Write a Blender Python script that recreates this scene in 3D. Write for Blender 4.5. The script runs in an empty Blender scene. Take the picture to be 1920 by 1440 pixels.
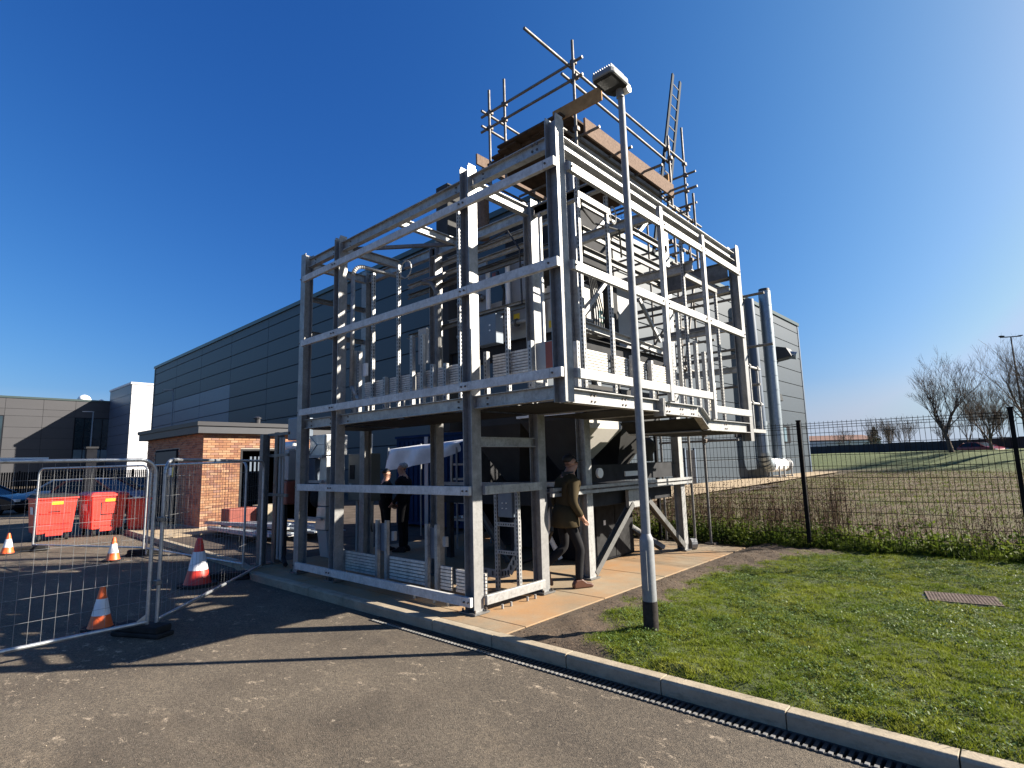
import bpy, bmesh, math, random
import numpy as np
from mathutils import Vector, Matrix
random.seed(7); rng = np.random.default_rng(11)
SC = bpy.context.scene; COL = SC.collection

# ---------------------------------------------------------------- camera, sky, sun, exposure
cam = bpy.data.cameras.new('camera'); co = bpy.data.objects.new('camera', cam); COL.objects.link(co); SC.camera = co
cam.sensor_width = 36; cam.lens = 19.63; cam.clip_start = 0.05; cam.clip_end = 2000
R0 = Vector((0.74, 0.67, -0.03)); CAMROT = (-41.919, 7.943, -1.474); CAMLOC = (3.3762, -4.5756, 1.7)
yw, pt, rl = [math.radians(a) for a in CAMROT]
fw = Vector((math.sin(yw)*math.cos(pt), math.cos(yw)*math.cos(pt), math.sin(pt)))
rt = Vector((math.cos(yw), -math.sin(yw), 0)); up = rt.cross(fw)
r2 = rt*math.cos(rl)+up*math.sin(rl); u2 = -rt*math.sin(rl)+up*math.cos(rl)
mw = Matrix((r2, u2, -fw)).transposed().to_4x4(); mw.translation = CAMLOC; co.matrix_world = mw

SUN_EL = math.radians(28.9); SUN_AZ = math.atan2(0.721, 0.693)
sd = Vector((math.sin(SUN_AZ)*math.cos(SUN_EL), math.cos(SUN_AZ)*math.cos(SUN_EL), math.sin(SUN_EL)))
sl = bpy.data.lights.new('sun', 'SUN'); sl.energy = 5.0; sl.angle = math.radians(0.53); sl.color = (1, 0.915, 0.79)
so = bpy.data.objects.new('sun', sl); COL.objects.link(so); so.rotation_euler = (-sd).to_track_quat('-Z', 'Y').to_euler(); so.location = sd*60
W = bpy.data.worlds.new('World'); SC.world = W; W.use_nodes = True
wn = W.node_tree; wn.nodes.clear()
sky = wn.nodes.new('ShaderNodeTexSky'); sky.sky_type = 'NISHITA'; sky.sun_disc = False
sky.sun_elevation = SUN_EL; sky.sun_rotation = SUN_AZ; sky.air_density = 1.0; sky.dust_density = 0.9; sky.ozone_density = 1.3; sky.altitude = 0
bg = wn.nodes.new('ShaderNodeBackground'); bg.inputs[1].default_value = 0.05
wo = wn.nodes.new('ShaderNodeOutputWorld'); tc_ = wn.nodes.new('ShaderNodeTexCoord'); sp_ = wn.nodes.new('ShaderNodeSeparateXYZ'); wn.links.new(tc_.outputs['Generated'], sp_.inputs[0])
# camera-like colour response: per channel k * sky^p, eased towards the horizon, the same in every direction
sc1_ = wn.nodes.new('ShaderNodeSeparateColor'); wn.links.new(sky.outputs[0], sc1_.inputs[0]); cc_ = wn.nodes.new('ShaderNodeCombineColor')
def wmath(op, p, q):
    x = wn.nodes.new('ShaderNodeMath'); x.operation = op
    for s, v in ((x.inputs[0], p), (x.inputs[1], q)):
        if isinstance(v, (int, float)): s.default_value = v
        else: wn.links.new(v, s)
    return x.outputs[0]
ez_ = wmath('POWER', math.exp(-2.0), wmath('MAXIMUM', sp_.outputs[2], 0.0))
for i_, (kk_, pw_, qq_, cl_) in enumerate(((-0.473, 2.885, -3.945, 3.1), (-0.363, 1.966, -2.346, 4.15), (0.154, 1.039, -0.544, 5.65))):
    v_ = wmath('MULTIPLY', wmath('POWER', sc1_.outputs[i_], pw_), wmath('POWER', math.e, wmath('ADD', wmath('MULTIPLY', ez_, qq_), kk_)))
    hz_ = wmath('MULTIPLY', wmath('MAXIMUM', wmath('SUBTRACT', 1.0, wmath('MULTIPLY', sp_.outputs[2], 8.5)), 0.0), 0.92)
    v_ = wmath('ADD', wmath('MULTIPLY', v_, wmath('SUBTRACT', 1.0, hz_)), wmath('MULTIPLY', hz_, (3.15, 4.0, 4.95)[i_]))
    wn.links.new(wmath('MINIMUM', v_, cl_), cc_.inputs[i_])
wn.links.new(cc_.outputs[0], bg.inputs[0]); wn.links.new(bg.outputs[0], wo.inputs[0])
SC.view_settings.view_transform = 'Standard'; SC.view_settings.look = 'None'; SC.view_settings.gamma = 1; SC.view_settings.use_curve_mapping = False
SC.view_settings.exposure = 1.7

# ---------------------------------------------------------------- materials
def nt(m): return m.node_tree.nodes, m.node_tree.links
def newmat(name):
    m = bpy.data.materials.new(name); m.use_nodes = True
    return m, m.node_tree.nodes['Principled BSDF']
def mixc(m, fac, a, b):
    N, L = nt(m); x = N.new('ShaderNodeMix'); x.data_type = 'RGBA'
    for s, v in ((x.inputs[0], fac), (x.inputs[6], a), (x.inputs[7], b)):
        if isinstance(v, (tuple, list)): s.default_value = (*v, 1) if len(v) == 3 else v
        elif isinstance(v, (int, float)): s.default_value = v
        else: L.new(v, s)
    return x.outputs[2]
def pos(m):
    N, L = nt(m); return N.new('ShaderNodeNewGeometry').outputs['Position']
def noise(m, scale, detail=6, rough=0.6, vec=None, stretch=None):
    N, L = nt(m); n = N.new('ShaderNodeTexNoise'); n.inputs['Scale'].default_value = scale; n.inputs['Detail'].default_value = detail; n.inputs['Roughness'].default_value = rough
    v = vec or pos(m)
    if stretch:
        mp = N.new('ShaderNodeMapping'); mp.inputs['Scale'].default_value = stretch; L.new(v, mp.inputs[0]); v = mp.outputs[0]
    L.new(v, n.inputs['Vector']); return n.outputs[0]
def ramp(m, fac, stops):
    N, L = nt(m); r = N.new('ShaderNodeValToRGB'); L.new(fac, r.inputs[0]); e = r.color_ramp.elements
    while len(e) < len(stops): e.new(0.5)
    for q, (p, c) in zip(e, stops):
        q.position = p; q.color = (*c, 1) if isinstance(c, (tuple, list)) else (c, c, c, 1)
    return r.outputs[0]
def math1(m, op, a, b=0.0):
    N, L = nt(m); x = N.new('ShaderNodeMath'); x.operation = op
    for s, v in ((x.inputs[0], a), (x.inputs[1], b)):
        if isinstance(v, (int, float)): s.default_value = v
        else: L.new(v, s)
    return x.outputs[0]
def bump(m, b, h, strength=0.3, dist=0.02):
    N, L = nt(m); n = N.new('ShaderNodeBump'); n.inputs['Strength'].default_value = strength; n.inputs['Distance'].default_value = dist
    L.new(h, n.inputs['Height']); L.new(n.outputs[0], b.inputs['Normal'])
def objrand(m):
    N, L = nt(m); return N.new('ShaderNodeObjectInfo').outputs['Random']
def simple(name, col, rough=0.6, metal=0.0, var=0.25, scale=6.0, bmp=0.0, fine=None, jitter=0.0):
    m, b = newmat(name); N, L = nt(m)
    d = tuple(c*(1-var) for c in col); l = tuple(min(1, c*(1+var)) for c in col)
    c = ramp(m, noise(m, scale), [(0.3, d), (0.7, l)])
    if fine:
        c = mixc(m, ramp(m, noise(m, fine, 3), [(0.45, 0.0), (0.75, 0.5)]), c, tuple(x*0.55 for x in col))
    if jitter:
        hs = N.new('ShaderNodeHueSaturation'); L.new(c, hs.inputs['Color'])
        L.new(math1(m, 'ADD', math1(m, 'MULTIPLY', objrand(m), 2*jitter), 1-jitter), hs.inputs['Value']); c = hs.outputs[0]
    L.new(c, b.inputs['Base Color']); b.inputs['Roughness'].default_value = rough; b.inputs['Metallic'].default_value = metal
    if rough >= 0.7: b.inputs['Specular IOR Level'].default_value = 0.12
    if bmp: bump(m, b, noise(m, scale*8), bmp, 0.01)
    return m

def galv_mat(name, lo, hi, metal=0.6, rough=(0.42, 0.62), streak=0.35, mott=0.5):
    m, b = newmat(name); N, L = nt(m)
    v = N.new('ShaderNodeTexVoronoi'); v.inputs['Scale'].default_value = 34; L.new(pos(m), v.inputs['Vector'])
    n1 = noise(m, 5.5, 9, 0.72); n2 = noise(m, 3.0, 4, 0.6, None, (6, 6, 0.7)); n3 = noise(m, 17, 5, 0.7)
    base = ramp(m, n1, [(0.3, lo), (0.7, hi)])
    base = mixc(m, ramp(m, v.outputs['Distance'], [(0.1, 0.0), (0.9, 0.25)]), base, tuple(x*0.7 for x in lo))
    base = mixc(m, ramp(m, n3, [(0.48, 0.0), (0.68, mott)]), base, tuple(x*0.55 for x in lo))
    base = mixc(m, ramp(m, n2, [(0.5, 0.0), (0.75, streak)]), base, (0.15, 0.14, 0.125))
    L.new(base, b.inputs['Base Color']); b.inputs['Metallic'].default_value = metal
    L.new(ramp(m, n1, [(0.3, rough[1]), (0.7, rough[0])]), b.inputs['Roughness'])
    bump(m, b, noise(m, 22, 4), 0.12, 0.01); return m
M = {}
M['galv'] = galv_mat('galvanised_steel', (0.25, 0.252, 0.25), (0.44, 0.44, 0.435), 0.4)
M['rail'] = galv_mat('matt_galvanised_rail', (0.41, 0.41, 0.40), (0.66, 0.655, 0.64), 0.15, (0.5, 0.7), 0.25, 0.45)
M['column'] = galv_mat('dark_galvanised_column', (0.19, 0.19, 0.19), (0.33, 0.33, 0.325), 0.35, (0.4, 0.6), 0.3, 0.3)
M['galvd'] = galv_mat('weathered_galvanised_steel', (0.11, 0.11, 0.11), (0.20, 0.20, 0.195), 0.5)
M['tube'] = galv_mat('scaffold_tube_steel', (0.10, 0.095, 0.09), (0.22, 0.21, 0.20), 0.45, (0.5, 0.7), 0.5)
M['ladder'] = simple('dark_ladder_steel', (0.022, 0.03, 0.042), 0.75, 0.0, 0.2)
M['pole'] = galv_mat('lamp_post_galvanising', (0.17, 0.18, 0.19), (0.25, 0.26, 0.27), 0.3, (0.55, 0.72), 0.12, 0.2)
M['duct'] = galv_mat('spiral_duct_steel', (0.22, 0.26, 0.29), (0.34, 0.38, 0.41), 0.7, (0.35, 0.5), 0.1, 0.15)
M['coupler'] = simple('rusty_coupler', (0.12, 0.10, 0.085), 0.6, 0.5, 0.4, 20)
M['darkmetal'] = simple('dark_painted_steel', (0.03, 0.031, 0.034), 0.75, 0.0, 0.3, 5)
M['machine'] = simple('grey_machine_paint', (0.05, 0.05, 0.05), 0.72, 0.0, 0.15, 3)
M['cream'] = simple('cream_machine_paint', (0.46, 0.44, 0.40), 0.5, 0, 0.07, 2)
M['lgrey'] = simple('light_grey_sheet', (0.27, 0.275, 0.28), 0.5, 0.15, 0.1, 2.5)
M['teal'] = simple('teal_print', (0.02, 0.13, 0.15), 0.5, 0, 0.1)
M['green'] = simple('green_print', (0.03, 0.2, 0.10), 0.5, 0, 0.1)
M['yellow'] = simple('yellow_sticker', (0.75, 0.5, 0.02), 0.5, 0, 0.1)
M['orange_s'] = simple('orange_sticker', (0.8, 0.33, 0.04), 0.5, 0, 0.1)
M['white'] = simple('white_plastic', (0.75, 0.75, 0.74), 0.45, 0, 0.08)
M['black'] = simple('black_rubber', (0.022, 0.022, 0.023), 0.75, 0, 0.35, 9)
M['cable'] = simple('black_cable', (0.02, 0.02, 0.02), 0.5, 0, 0.2)
M['jbox'] = simple('blue_grey_enclosure', (0.11, 0.14, 0.18), 0.4, 0.1, 0.1)
M['olive_box'] = simple('dark_green_grey_panel', (0.075, 0.085, 0.08), 0.45, 0.1, 0.1)
M['blue'] = simple('blue_container_paint', (0.008, 0.024, 0.065), 0.95, 0.0, 0.2, 3)
M['redpaint'] = simple('faded_red_paint', (0.20, 0.045, 0.03), 0.55, 0, 0.2)
M['insul'] = simple('foil_insulation', (0.45, 0.46, 0.46), 0.38, 0.6, 0.2, 7, 0.5)
M['sheet'] = simple('translucent_plastic_sheet', (0.62, 0.63, 0.66), 0.35, 0, 0.1, 5, 0.3)
M['wrap'] = simple('shrink_wrap_film', (0.26, 0.30, 0.34), 0.4, 0.2, 0.45, 9, 0.8)
M['board'] = simple('scaffold_board_wood', (0.062, 0.043, 0.032), 0.9, 0, 0.35, 5, 0.3, 40, 0.18)
M['osb'] = simple('strand_board_wood', (0.165, 0.118, 0.092), 0.9, 0, 0.3, 30, 0.3, 60)
M['ply'] = simple('toe_board_ply', (0.30, 0.17, 0.07), 0.75, 0, 0.25, 8)
def wood_brown(): return M['board']
M['fence'] = simple('dark_powder_coat', (0.009, 0.009, 0.010), 0.9, 0.0, 0.2)
M['heras'] = galv_mat('temporary_fence_galvanising', (0.34, 0.36, 0.38), (0.5, 0.52, 0.54), 0.7, (0.35, 0.5), 0.3)
M['wire'] = simple('temporary_fence_wire', (0.20, 0.205, 0.21), 0.6, 0.2, 0.15); M['slat'] = galv_mat('pale_tray_steel', (0.50, 0.465, 0.41), (0.76, 0.72, 0.65), 0.0, (0.55, 0.7), 0.3, 0.5)
M['clad'] = simple('slate_blue_cladding', (0.0165, 0.031, 0.047), 0.5, 0.0, 0.05, 0.5, 0, None, 0.05)
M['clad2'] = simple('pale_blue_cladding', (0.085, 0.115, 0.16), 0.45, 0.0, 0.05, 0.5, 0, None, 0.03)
M['trim'] = simple('dark_teal_trim', (0.035, 0.055, 0.055), 0.4, 0.1, 0.1)
M['office'] = simple('charcoal_cladding', (0.038, 0.038, 0.043), 0.6, 0.0, 0.05, 0.5, 0, None, 0.06)
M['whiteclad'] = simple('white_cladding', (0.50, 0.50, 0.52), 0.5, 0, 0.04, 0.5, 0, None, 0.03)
M['joint'] = simple('shadow_gap', (0.03, 0.035, 0.04), 0.7)
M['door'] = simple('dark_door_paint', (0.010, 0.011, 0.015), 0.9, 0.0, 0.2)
M['fascia'] = simple('grey_fascia', (0.036, 0.038, 0.045), 0.5, 0.1, 0.08)
M['fasciat'] = simple('black_roof_edge', (0.02, 0.02, 0.024), 0.5, 0.1, 0.08)
def glass(name, col, rough=0.06):
    m, b = newmat(name); N, L = nt(m)
    L.new(ramp(m, noise(m, 0.35, 2), [(0.35, tuple(c*0.6 for c in col)), (0.7, col)]), b.inputs['Base Color'])
    b.inputs['Roughness'].default_value = rough; b.inputs['Specular IOR Level'].default_value = 0.9; return m
M['glass'] = glass('window_glass', (0.02, 0.035, 0.045)); M['spandrel'] = glass('pale_spandrel_glass', (0.16, 0.23, 0.27), 0.15)
M['carglass'] = glass('car_glass', (0.010, 0.011, 0.012), 0.25); M['carglass'].node_tree.nodes['Principled BSDF'].inputs['Specular IOR Level'].default_value = 0.25
M['lens'] = glass('lamp_lens', (0.10, 0.10, 0.10), 0.15)
# bricks: tone by object
m, b = newmat('mixed_red_brick'); N, L = nt(m)
c = ramp(m, objrand(m), [(0.0, (0.16, 0.065, 0.042)), (0.25, (0.24, 0.105, 0.05)), (0.5, (0.30, 0.15, 0.072)), (0.75, (0.35, 0.21, 0.12)), (1.0, (0.21, 0.10, 0.075))])
c = mixc(m, ramp(m, noise(m, 30), [(0.4, 0.0), (0.75, 0.45)]), c, (0.2, 0.11, 0.08)); L.new(c, b.inputs['Base Color']); b.inputs['Roughness'].default_value = 0.85
bump(m, b, noise(m, 60), 0.5, 0.01); M['brick'] = m
m, b = newmat('far_red_brick'); N, L = nt(m)
v = N.new('ShaderNodeTexVoronoi'); v.inputs['Scale'].default_value = 1.0; mp = N.new('ShaderNodeMapping'); mp.inputs['Scale'].default_value = (4.4, 4.4, 13.3); L.new(pos(m), mp.inputs[0]); L.new(mp.outputs[0], v.inputs['Vector'])
c = ramp(m, v.outputs['Color'], [(0.1, (0.16, 0.065, 0.042)), (0.5, (0.36, 0.15, 0.08)), (0.9, (0.40, 0.2, 0.11))]); L.new(c, b.inputs['Base Color']); b.inputs['Roughness'].default_value = 0.85; M['brickfar'] = m
M['mortar'] = simple('pale_mortar', (0.36, 0.31, 0.26), 0.9, 0, 0.15, 10, 0.3)
# asphalt
m, b = newmat('worn_asphalt'); N, L = nt(m)
c = ramp(m, noise(m, 0.55, 8, 0.62), [(0.3, (0.080, 0.063, 0.047)), (0.5, (0.145, 0.118, 0.088)), (0.75, (0.195, 0.160, 0.118))])
c = mixc(m, ramp(m, noise(m, 0.33, 4, 0.55, None, (0.6, 1.3, 1)), [(0.50, 0.0), (0.65, 0.4)]), c, (0.052, 0.042, 0.034))
c = mixc(m, ramp(m, noise(m, 1.6, 7, 0.7, None, (0.5, 1.4, 1)), [(0.53, 0.0), (0.70, 0.5)]), c, (0.235, 0.185, 0.13))
c = mixc(m, ramp(m, noise(m, 55, 4, 0.7), [(0.35, 0.75), (0.62, 0.0)]), c, (0.028, 0.025, 0.022))
c = mixc(m, ramp(m, noise(m, 70, 3, 0.8), [(0.60, 0.0), (0.72, 0.75)]), c, (0.30, 0.265, 0.215))
vv = N.new('ShaderNodeTexVoronoi'); vv.inputs['Scale'].default_value = 130; L.new(pos(m), vv.inputs['Vector'])
c = mixc(m, ramp(m, vv.outputs['Distance'], [(0.0, 0.0), (0.55, 0.0), (0.8, 0.35)]), c, (0.02, 0.018, 0.016))
spots = math1(m, 'MULTIPLY', ramp(m, noise(m, 6.5, 7, 0.75, None, (1.0, 1.5, 1.0)), [(0.57, 0.0), (0.63, 1.0)]), ramp(m, noise(m, 0.8, 2), [(0.45, 0.1), (0.6, 1.0)]))
specks = ramp(m, noise(m, 13, 4, 0.6), [(0.69, 0.0), (0.72, 0.8)])
c = mixc(m, specks, c, (0.34, 0.28, 0.21))
spots = math1(m, 'MULTIPLY', spots, ramp(m, noise(m, 40, 3, 0.7), [(0.35, 0.15), (0.6, 0.85)]))
c = mixc(m, spots, c, (0.42, 0.34, 0.25))
L.new(c, b.inputs['Base Color']); b.inputs['Roughness'].default_value = 0.9; b.inputs['Specular IOR Level'].default_value = 0.25
bump(m, b, math1(m, 'ADD', noise(m, 95, 6, 0.75), math1(m, 'MULTIPLY', vv.outputs['Distance'], 0.4)), 0.7, 0.012); M['asphalt'] = m
# concrete slab: sandy, with rust blooms
m, b = newmat('rust_stained_concrete'); N, L = nt(m)
c = ramp(m, noise(m, 1.3, 8), [(0.3, (0.17, 0.128, 0.080)), (0.7, (0.28, 0.22, 0.145))])
c = mixc(m, ramp(m, noise(m, 0.75, 5, 0.65), [(0.42, 0.0), (0.66, 0.85)]), c, (0.30, 0.145, 0.045))
c = mixc(m, ramp(m, noise(m, 45, 4, 0.7), [(0.50, 0.0), (0.72, 0.55)]), c, (0.14, 0.105, 0.07))
L.new(c, b.inputs['Base Color']); b.inputs['Roughness'].default_value = 0.85
bump(m, b, math1(m, 'ADD', noise(m, 60, 4), noise(m, 6, 3, 0.5, None, (1, 14, 1))), 0.35, 0.008); M['concrete'] = m
m, b = newmat('kerb_concrete'); N, L = nt(m)
c = ramp(m, noise(m, 2.2, 8, 0.7), [(0.3, (0.22, 0.18, 0.125)), (0.7, (0.37, 0.31, 0.225))])
c = mixc(m, ramp(m, noise(m, 5.0, 6, 0.7, None, (1, 1, 3)), [(0.5, 0.0), (0.72, 0.7)]), c, (0.11, 0.095, 0.06))
c = mixc(m, ramp(m, objrand(m), [(0.0, 0.0), (1.0, 0.25)]), c, (0.24, 0.2, 0.15))
c = mixc(m, ramp(m, noise(m, 50, 3), [(0.5, 0.0), (0.75, 0.4)]), c, (0.16, 0.13, 0.10))
L.new(c, b.inputs['Base Color']); b.inputs['Roughness'].default_value = 0.88; bump(m, b, noise(m, 45, 4), 0.4, 0.008); M['kerb'] = m
M['path'] = simple('pale_gravel_path', (0.32, 0.25, 0.17), 0.95, 0, 0.2, 2, 0.3, 25)
M['soil'] = simple('trodden_soil', (0.115, 0.078, 0.05), 0.95, 0, 0.45, 5, 0.8, 40)
M['yard'] = simple('dark_yard_soil', (0.075, 0.06, 0.05), 0.95, 0, 0.4, 2, 0.6, 30)
# lawn ground: soil where worn, green thatch elsewhere
m, b = newmat('lawn_thatch'); N, L = nt(m)
c = ramp(m, noise(m, 3, 6), [(0.3, (0.035, 0.05, 0.012)), (0.7, (0.07, 0.09, 0.02))])
at = N.new('ShaderNodeAttribute'); at.attribute_name = 'wear'
soil = ramp(m, noise(m, 14, 7, 0.72), [(0.3, (0.035, 0.023, 0.014)), (0.7, (0.105, 0.07, 0.042))])
soil = mixc(m, ramp(m, noise(m, 60, 3), [(0.60, 0.0), (0.68, 0.6)]), soil, (0.22, 0.165, 0.11))
c = mixc(m, at.outputs['Fac'], c, soil); L.new(c, b.inputs['Base Color']); b.inputs['Roughness'].default_value = 0.95
bump(m, b, noise(m, 35, 6, 0.7), 0.9, 0.03); M['lawn'] = m
# field: dry grass near, green verge far
m, b = newmat('rough_field_grass'); N, L = nt(m)
dry = ramp(m, noise(m, 0.7, 8, 0.7, None, (1, 0.5, 1)), [(0.28, (0.040, 0.026, 0.014)), (0.46, (0.095, 0.064, 0.030)), (0.62, (0.075, 0.075, 0.020)), (0.8, (0.14, 0.10, 0.048))])
grn = ramp(m, noise(m, 1.2, 5), [(0.3, (0.050, 0.075, 0.015)), (0.7, (0.085, 0.110, 0.026))])
sx = N.new('ShaderNodeSeparateXYZ'); L.new(pos(m), sx.inputs[0])
yy = math1(m, 'ADD', math1(m, 'ADD', sx.outputs[1], math1(m, 'MULTIPLY', sx.outputs[0], 0.55)), math1(m, 'MULTIPLY', noise(m, 0.12, 4), 16))
mr = N.new('ShaderNodeMapRange'); mr.inputs[1].default_value = 62; mr.inputs[2].default_value = 68; L.new(yy, mr.inputs[0])
c = mixc(m, mr.outputs[0], dry, grn); c = mixc(m, ramp(m, noise(m, 9, 5), [(0.5, 0.0), (0.75, 0.6)]), c, (0.05, 0.035, 0.02))
L.new(c, b.inputs['Base Color']); b.inputs['Roughness'].default_value = 0.95; bump(m, b, noise(m, 5, 6, 0.75), 0.9, 0.15); M['field'] = m
def leaf_mat(name, cols, trans=0.35, scale=1.5):
    m, b = newmat(name); N, L = nt(m)
    n = math1(m, 'ADD', math1(m, 'MULTIPLY', noise(m, scale, 4), 0.7), math1(m, 'MULTIPLY', noise(m, 40, 2), 0.3))
    c = ramp(m, n, [(0.25+0.5*i/(len(cols)-1), q) for i, q in enumerate(cols)])
    L.new(c, b.inputs['Base Color']); b.inputs['Roughness'].default_value = 0.6; b.inputs['Specular IOR Level'].default_value = 0.12
    t = N.new('ShaderNodeBsdfTranslucent'); L.new(c, t.inputs[0]); mx = N.new('ShaderNodeMixShader'); mx.inputs[0].default_value = trans
    L.new(b.outputs[0], mx.inputs[1]); L.new(t.outputs[0], mx.inputs[2]); L.new(mx.outputs[0], N['Material Output'].inputs[0]); return m
M['blade'] = leaf_mat('lawn_blades', [(0.040, 0.075, 0.009), (0.112, 0.156, 0.013), (0.195, 0.222, 0.024), (0.255, 0.24, 0.055)], 0.38, 1.3)
M['clover'] = leaf_mat('clover_leaves', [(0.035, 0.07, 0.018), (0.075, 0.125, 0.028), (0.13, 0.175, 0.05)], 0.25, 5.0); M['clover'].node_tree.nodes['Principled BSDF'].inputs['Roughness'].default_value = 0.55; M['clover'].node_tree.nodes['Principled BSDF'].inputs['Specular IOR Level'].default_value = 0.22
M['straw'] = leaf_mat('dry_straw', [(0.03, 0.019, 0.010), (0.062, 0.041, 0.020), (0.105, 0.075, 0.035)], 0.3, 1.0)
M['bramble'] = leaf_mat('bramble_leaves', [(0.025, 0.045, 0.010), (0.075, 0.11, 0.015), (0.17, 0.19, 0.028)], 0.4, 2.0)
M['stalk'] = simple('dead_weed_stalk', (0.10, 0.06, 0.04), 0.85, 0, 0.35, 4)
M['bark'] = simple('winter_bark', (0.12, 0.095, 0.075), 0.9, 0, 0.3, 2)
M['needle'] = leaf_mat('conifer_needles', [(0.018, 0.028, 0.014), (0.035, 0.045, 0.02), (0.05, 0.06, 0.03)], 0.15, 0.7)
M['darkwall'] = simple('dark_boundary_boards', (0.05, 0.05, 0.055), 0.8, 0, 0.15, 1)
M['shedroof'] = simple('pale_shed_sheet', (0.55, 0.54, 0.5), 0.6, 0, 0.15, 0.3); M['shedwall'] = simple('brown_shed_wall', (0.16, 0.10, 0.08), 0.8, 0, 0.2, 0.3)
M['redbin'] = simple('red_bin_steel', (0.66, 0.05, 0.036), 0.42, 0, 0.12, 3); M['reddark'] = M['redbin']
M['orange'] = simple('cone_orange', (0.72, 0.12, 0.025), 0.45, 0, 0.12, 8); M['conered'] = simple('cone_red', (0.60, 0.04, 0.025), 0.45, 0, 0.12, 8)
M['reflect'] = simple('cone_reflective_sleeve', (0.66, 0.67, 0.7), 0.35, 0, 0.08, 12)
M['carsilver'] = simple('silver_car_paint', (0.42, 0.43, 0.45), 0.35, 0.2, 0.03); M['carred'] = simple('dark_red_car_paint', (0.12, 0.012, 0.016), 0.25, 0.3, 0.03)
M['carblack'] = simple('black_car_paint', (0.012, 0.013, 0.016), 0.2, 0.3, 0.03); M['carblue'] = simple('dark_blue_car_paint', (0.012, 0.014, 0.02), 0.3, 0.3, 0.03)
M['brightred'] = simple('bright_red_car_paint', (0.17, 0.015, 0.02), 0.25, 0.2, 0.03)
M['alloy'] = simple('alloy_rim', (0.4, 0.4, 0.42), 0.3, 0.8, 0.05); M['taillight'] = simple('tail_light_lens', (0.35, 0.01, 0.01), 0.2); M['headlight'] = simple('clear_headlight', (0.6, 0.62, 0.65), 0.15)
M['skin'] = simple('skin', (0.42, 0.22, 0.15), 0.55, 0, 0.1, 20); M['hairg'] = simple('grey_hair', (0.30, 0.30, 0.30), 0.7, 0, 0.3, 40); M['haird'] = simple('dark_hair', (0.015, 0.012, 0.01), 0.6, 0, 0.3, 40)
M['suit'] = simple('black_suit_cloth', (0.010, 0.010, 0.012), 0.8, 0, 0.2, 10); M['shirt'] = simple('white_shirt', (0.6, 0.6, 0.6), 0.7)
M['puffer'] = simple('olive_puffer_jacket', (0.05, 0.038, 0.020), 0.85, 0, 0.12, 6); M['trousers'] = simple('black_trousers', (0.014, 0.014, 0.016), 0.8, 0, 0.2, 8)
M['shoe'] = simple('brown_leather_shoe', (0.09, 0.035, 0.02), 0.4, 0, 0.25, 12); M['eye'] = simple('eye', (0.02, 0.015, 0.012), 0.2)
M['rust'] = simple('rusty_iron_cover', (0.135, 0.105, 0.090), 0.85, 0.2, 0.3, 10, 0.3); M['tooth'] = simple('sunlit_grate_tooth', (0.2, 0.195, 0.185), 0.6, 0.2, 0.3, 10); M['iron'] = simple('cast_iron_grate', (0.05, 0.05, 0.052), 0.55, 0.5, 0.3, 10)
M['blackpaint'] = simple('black_band_paint', (0.028, 0.024, 0.023), 0.75, 0, 0.5, 9, 0.2, 30)
M['grating'] = simple('floor_plate', (0.22, 0.22, 0.22), 0.55, 0.5, 0.2, 3)

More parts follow.
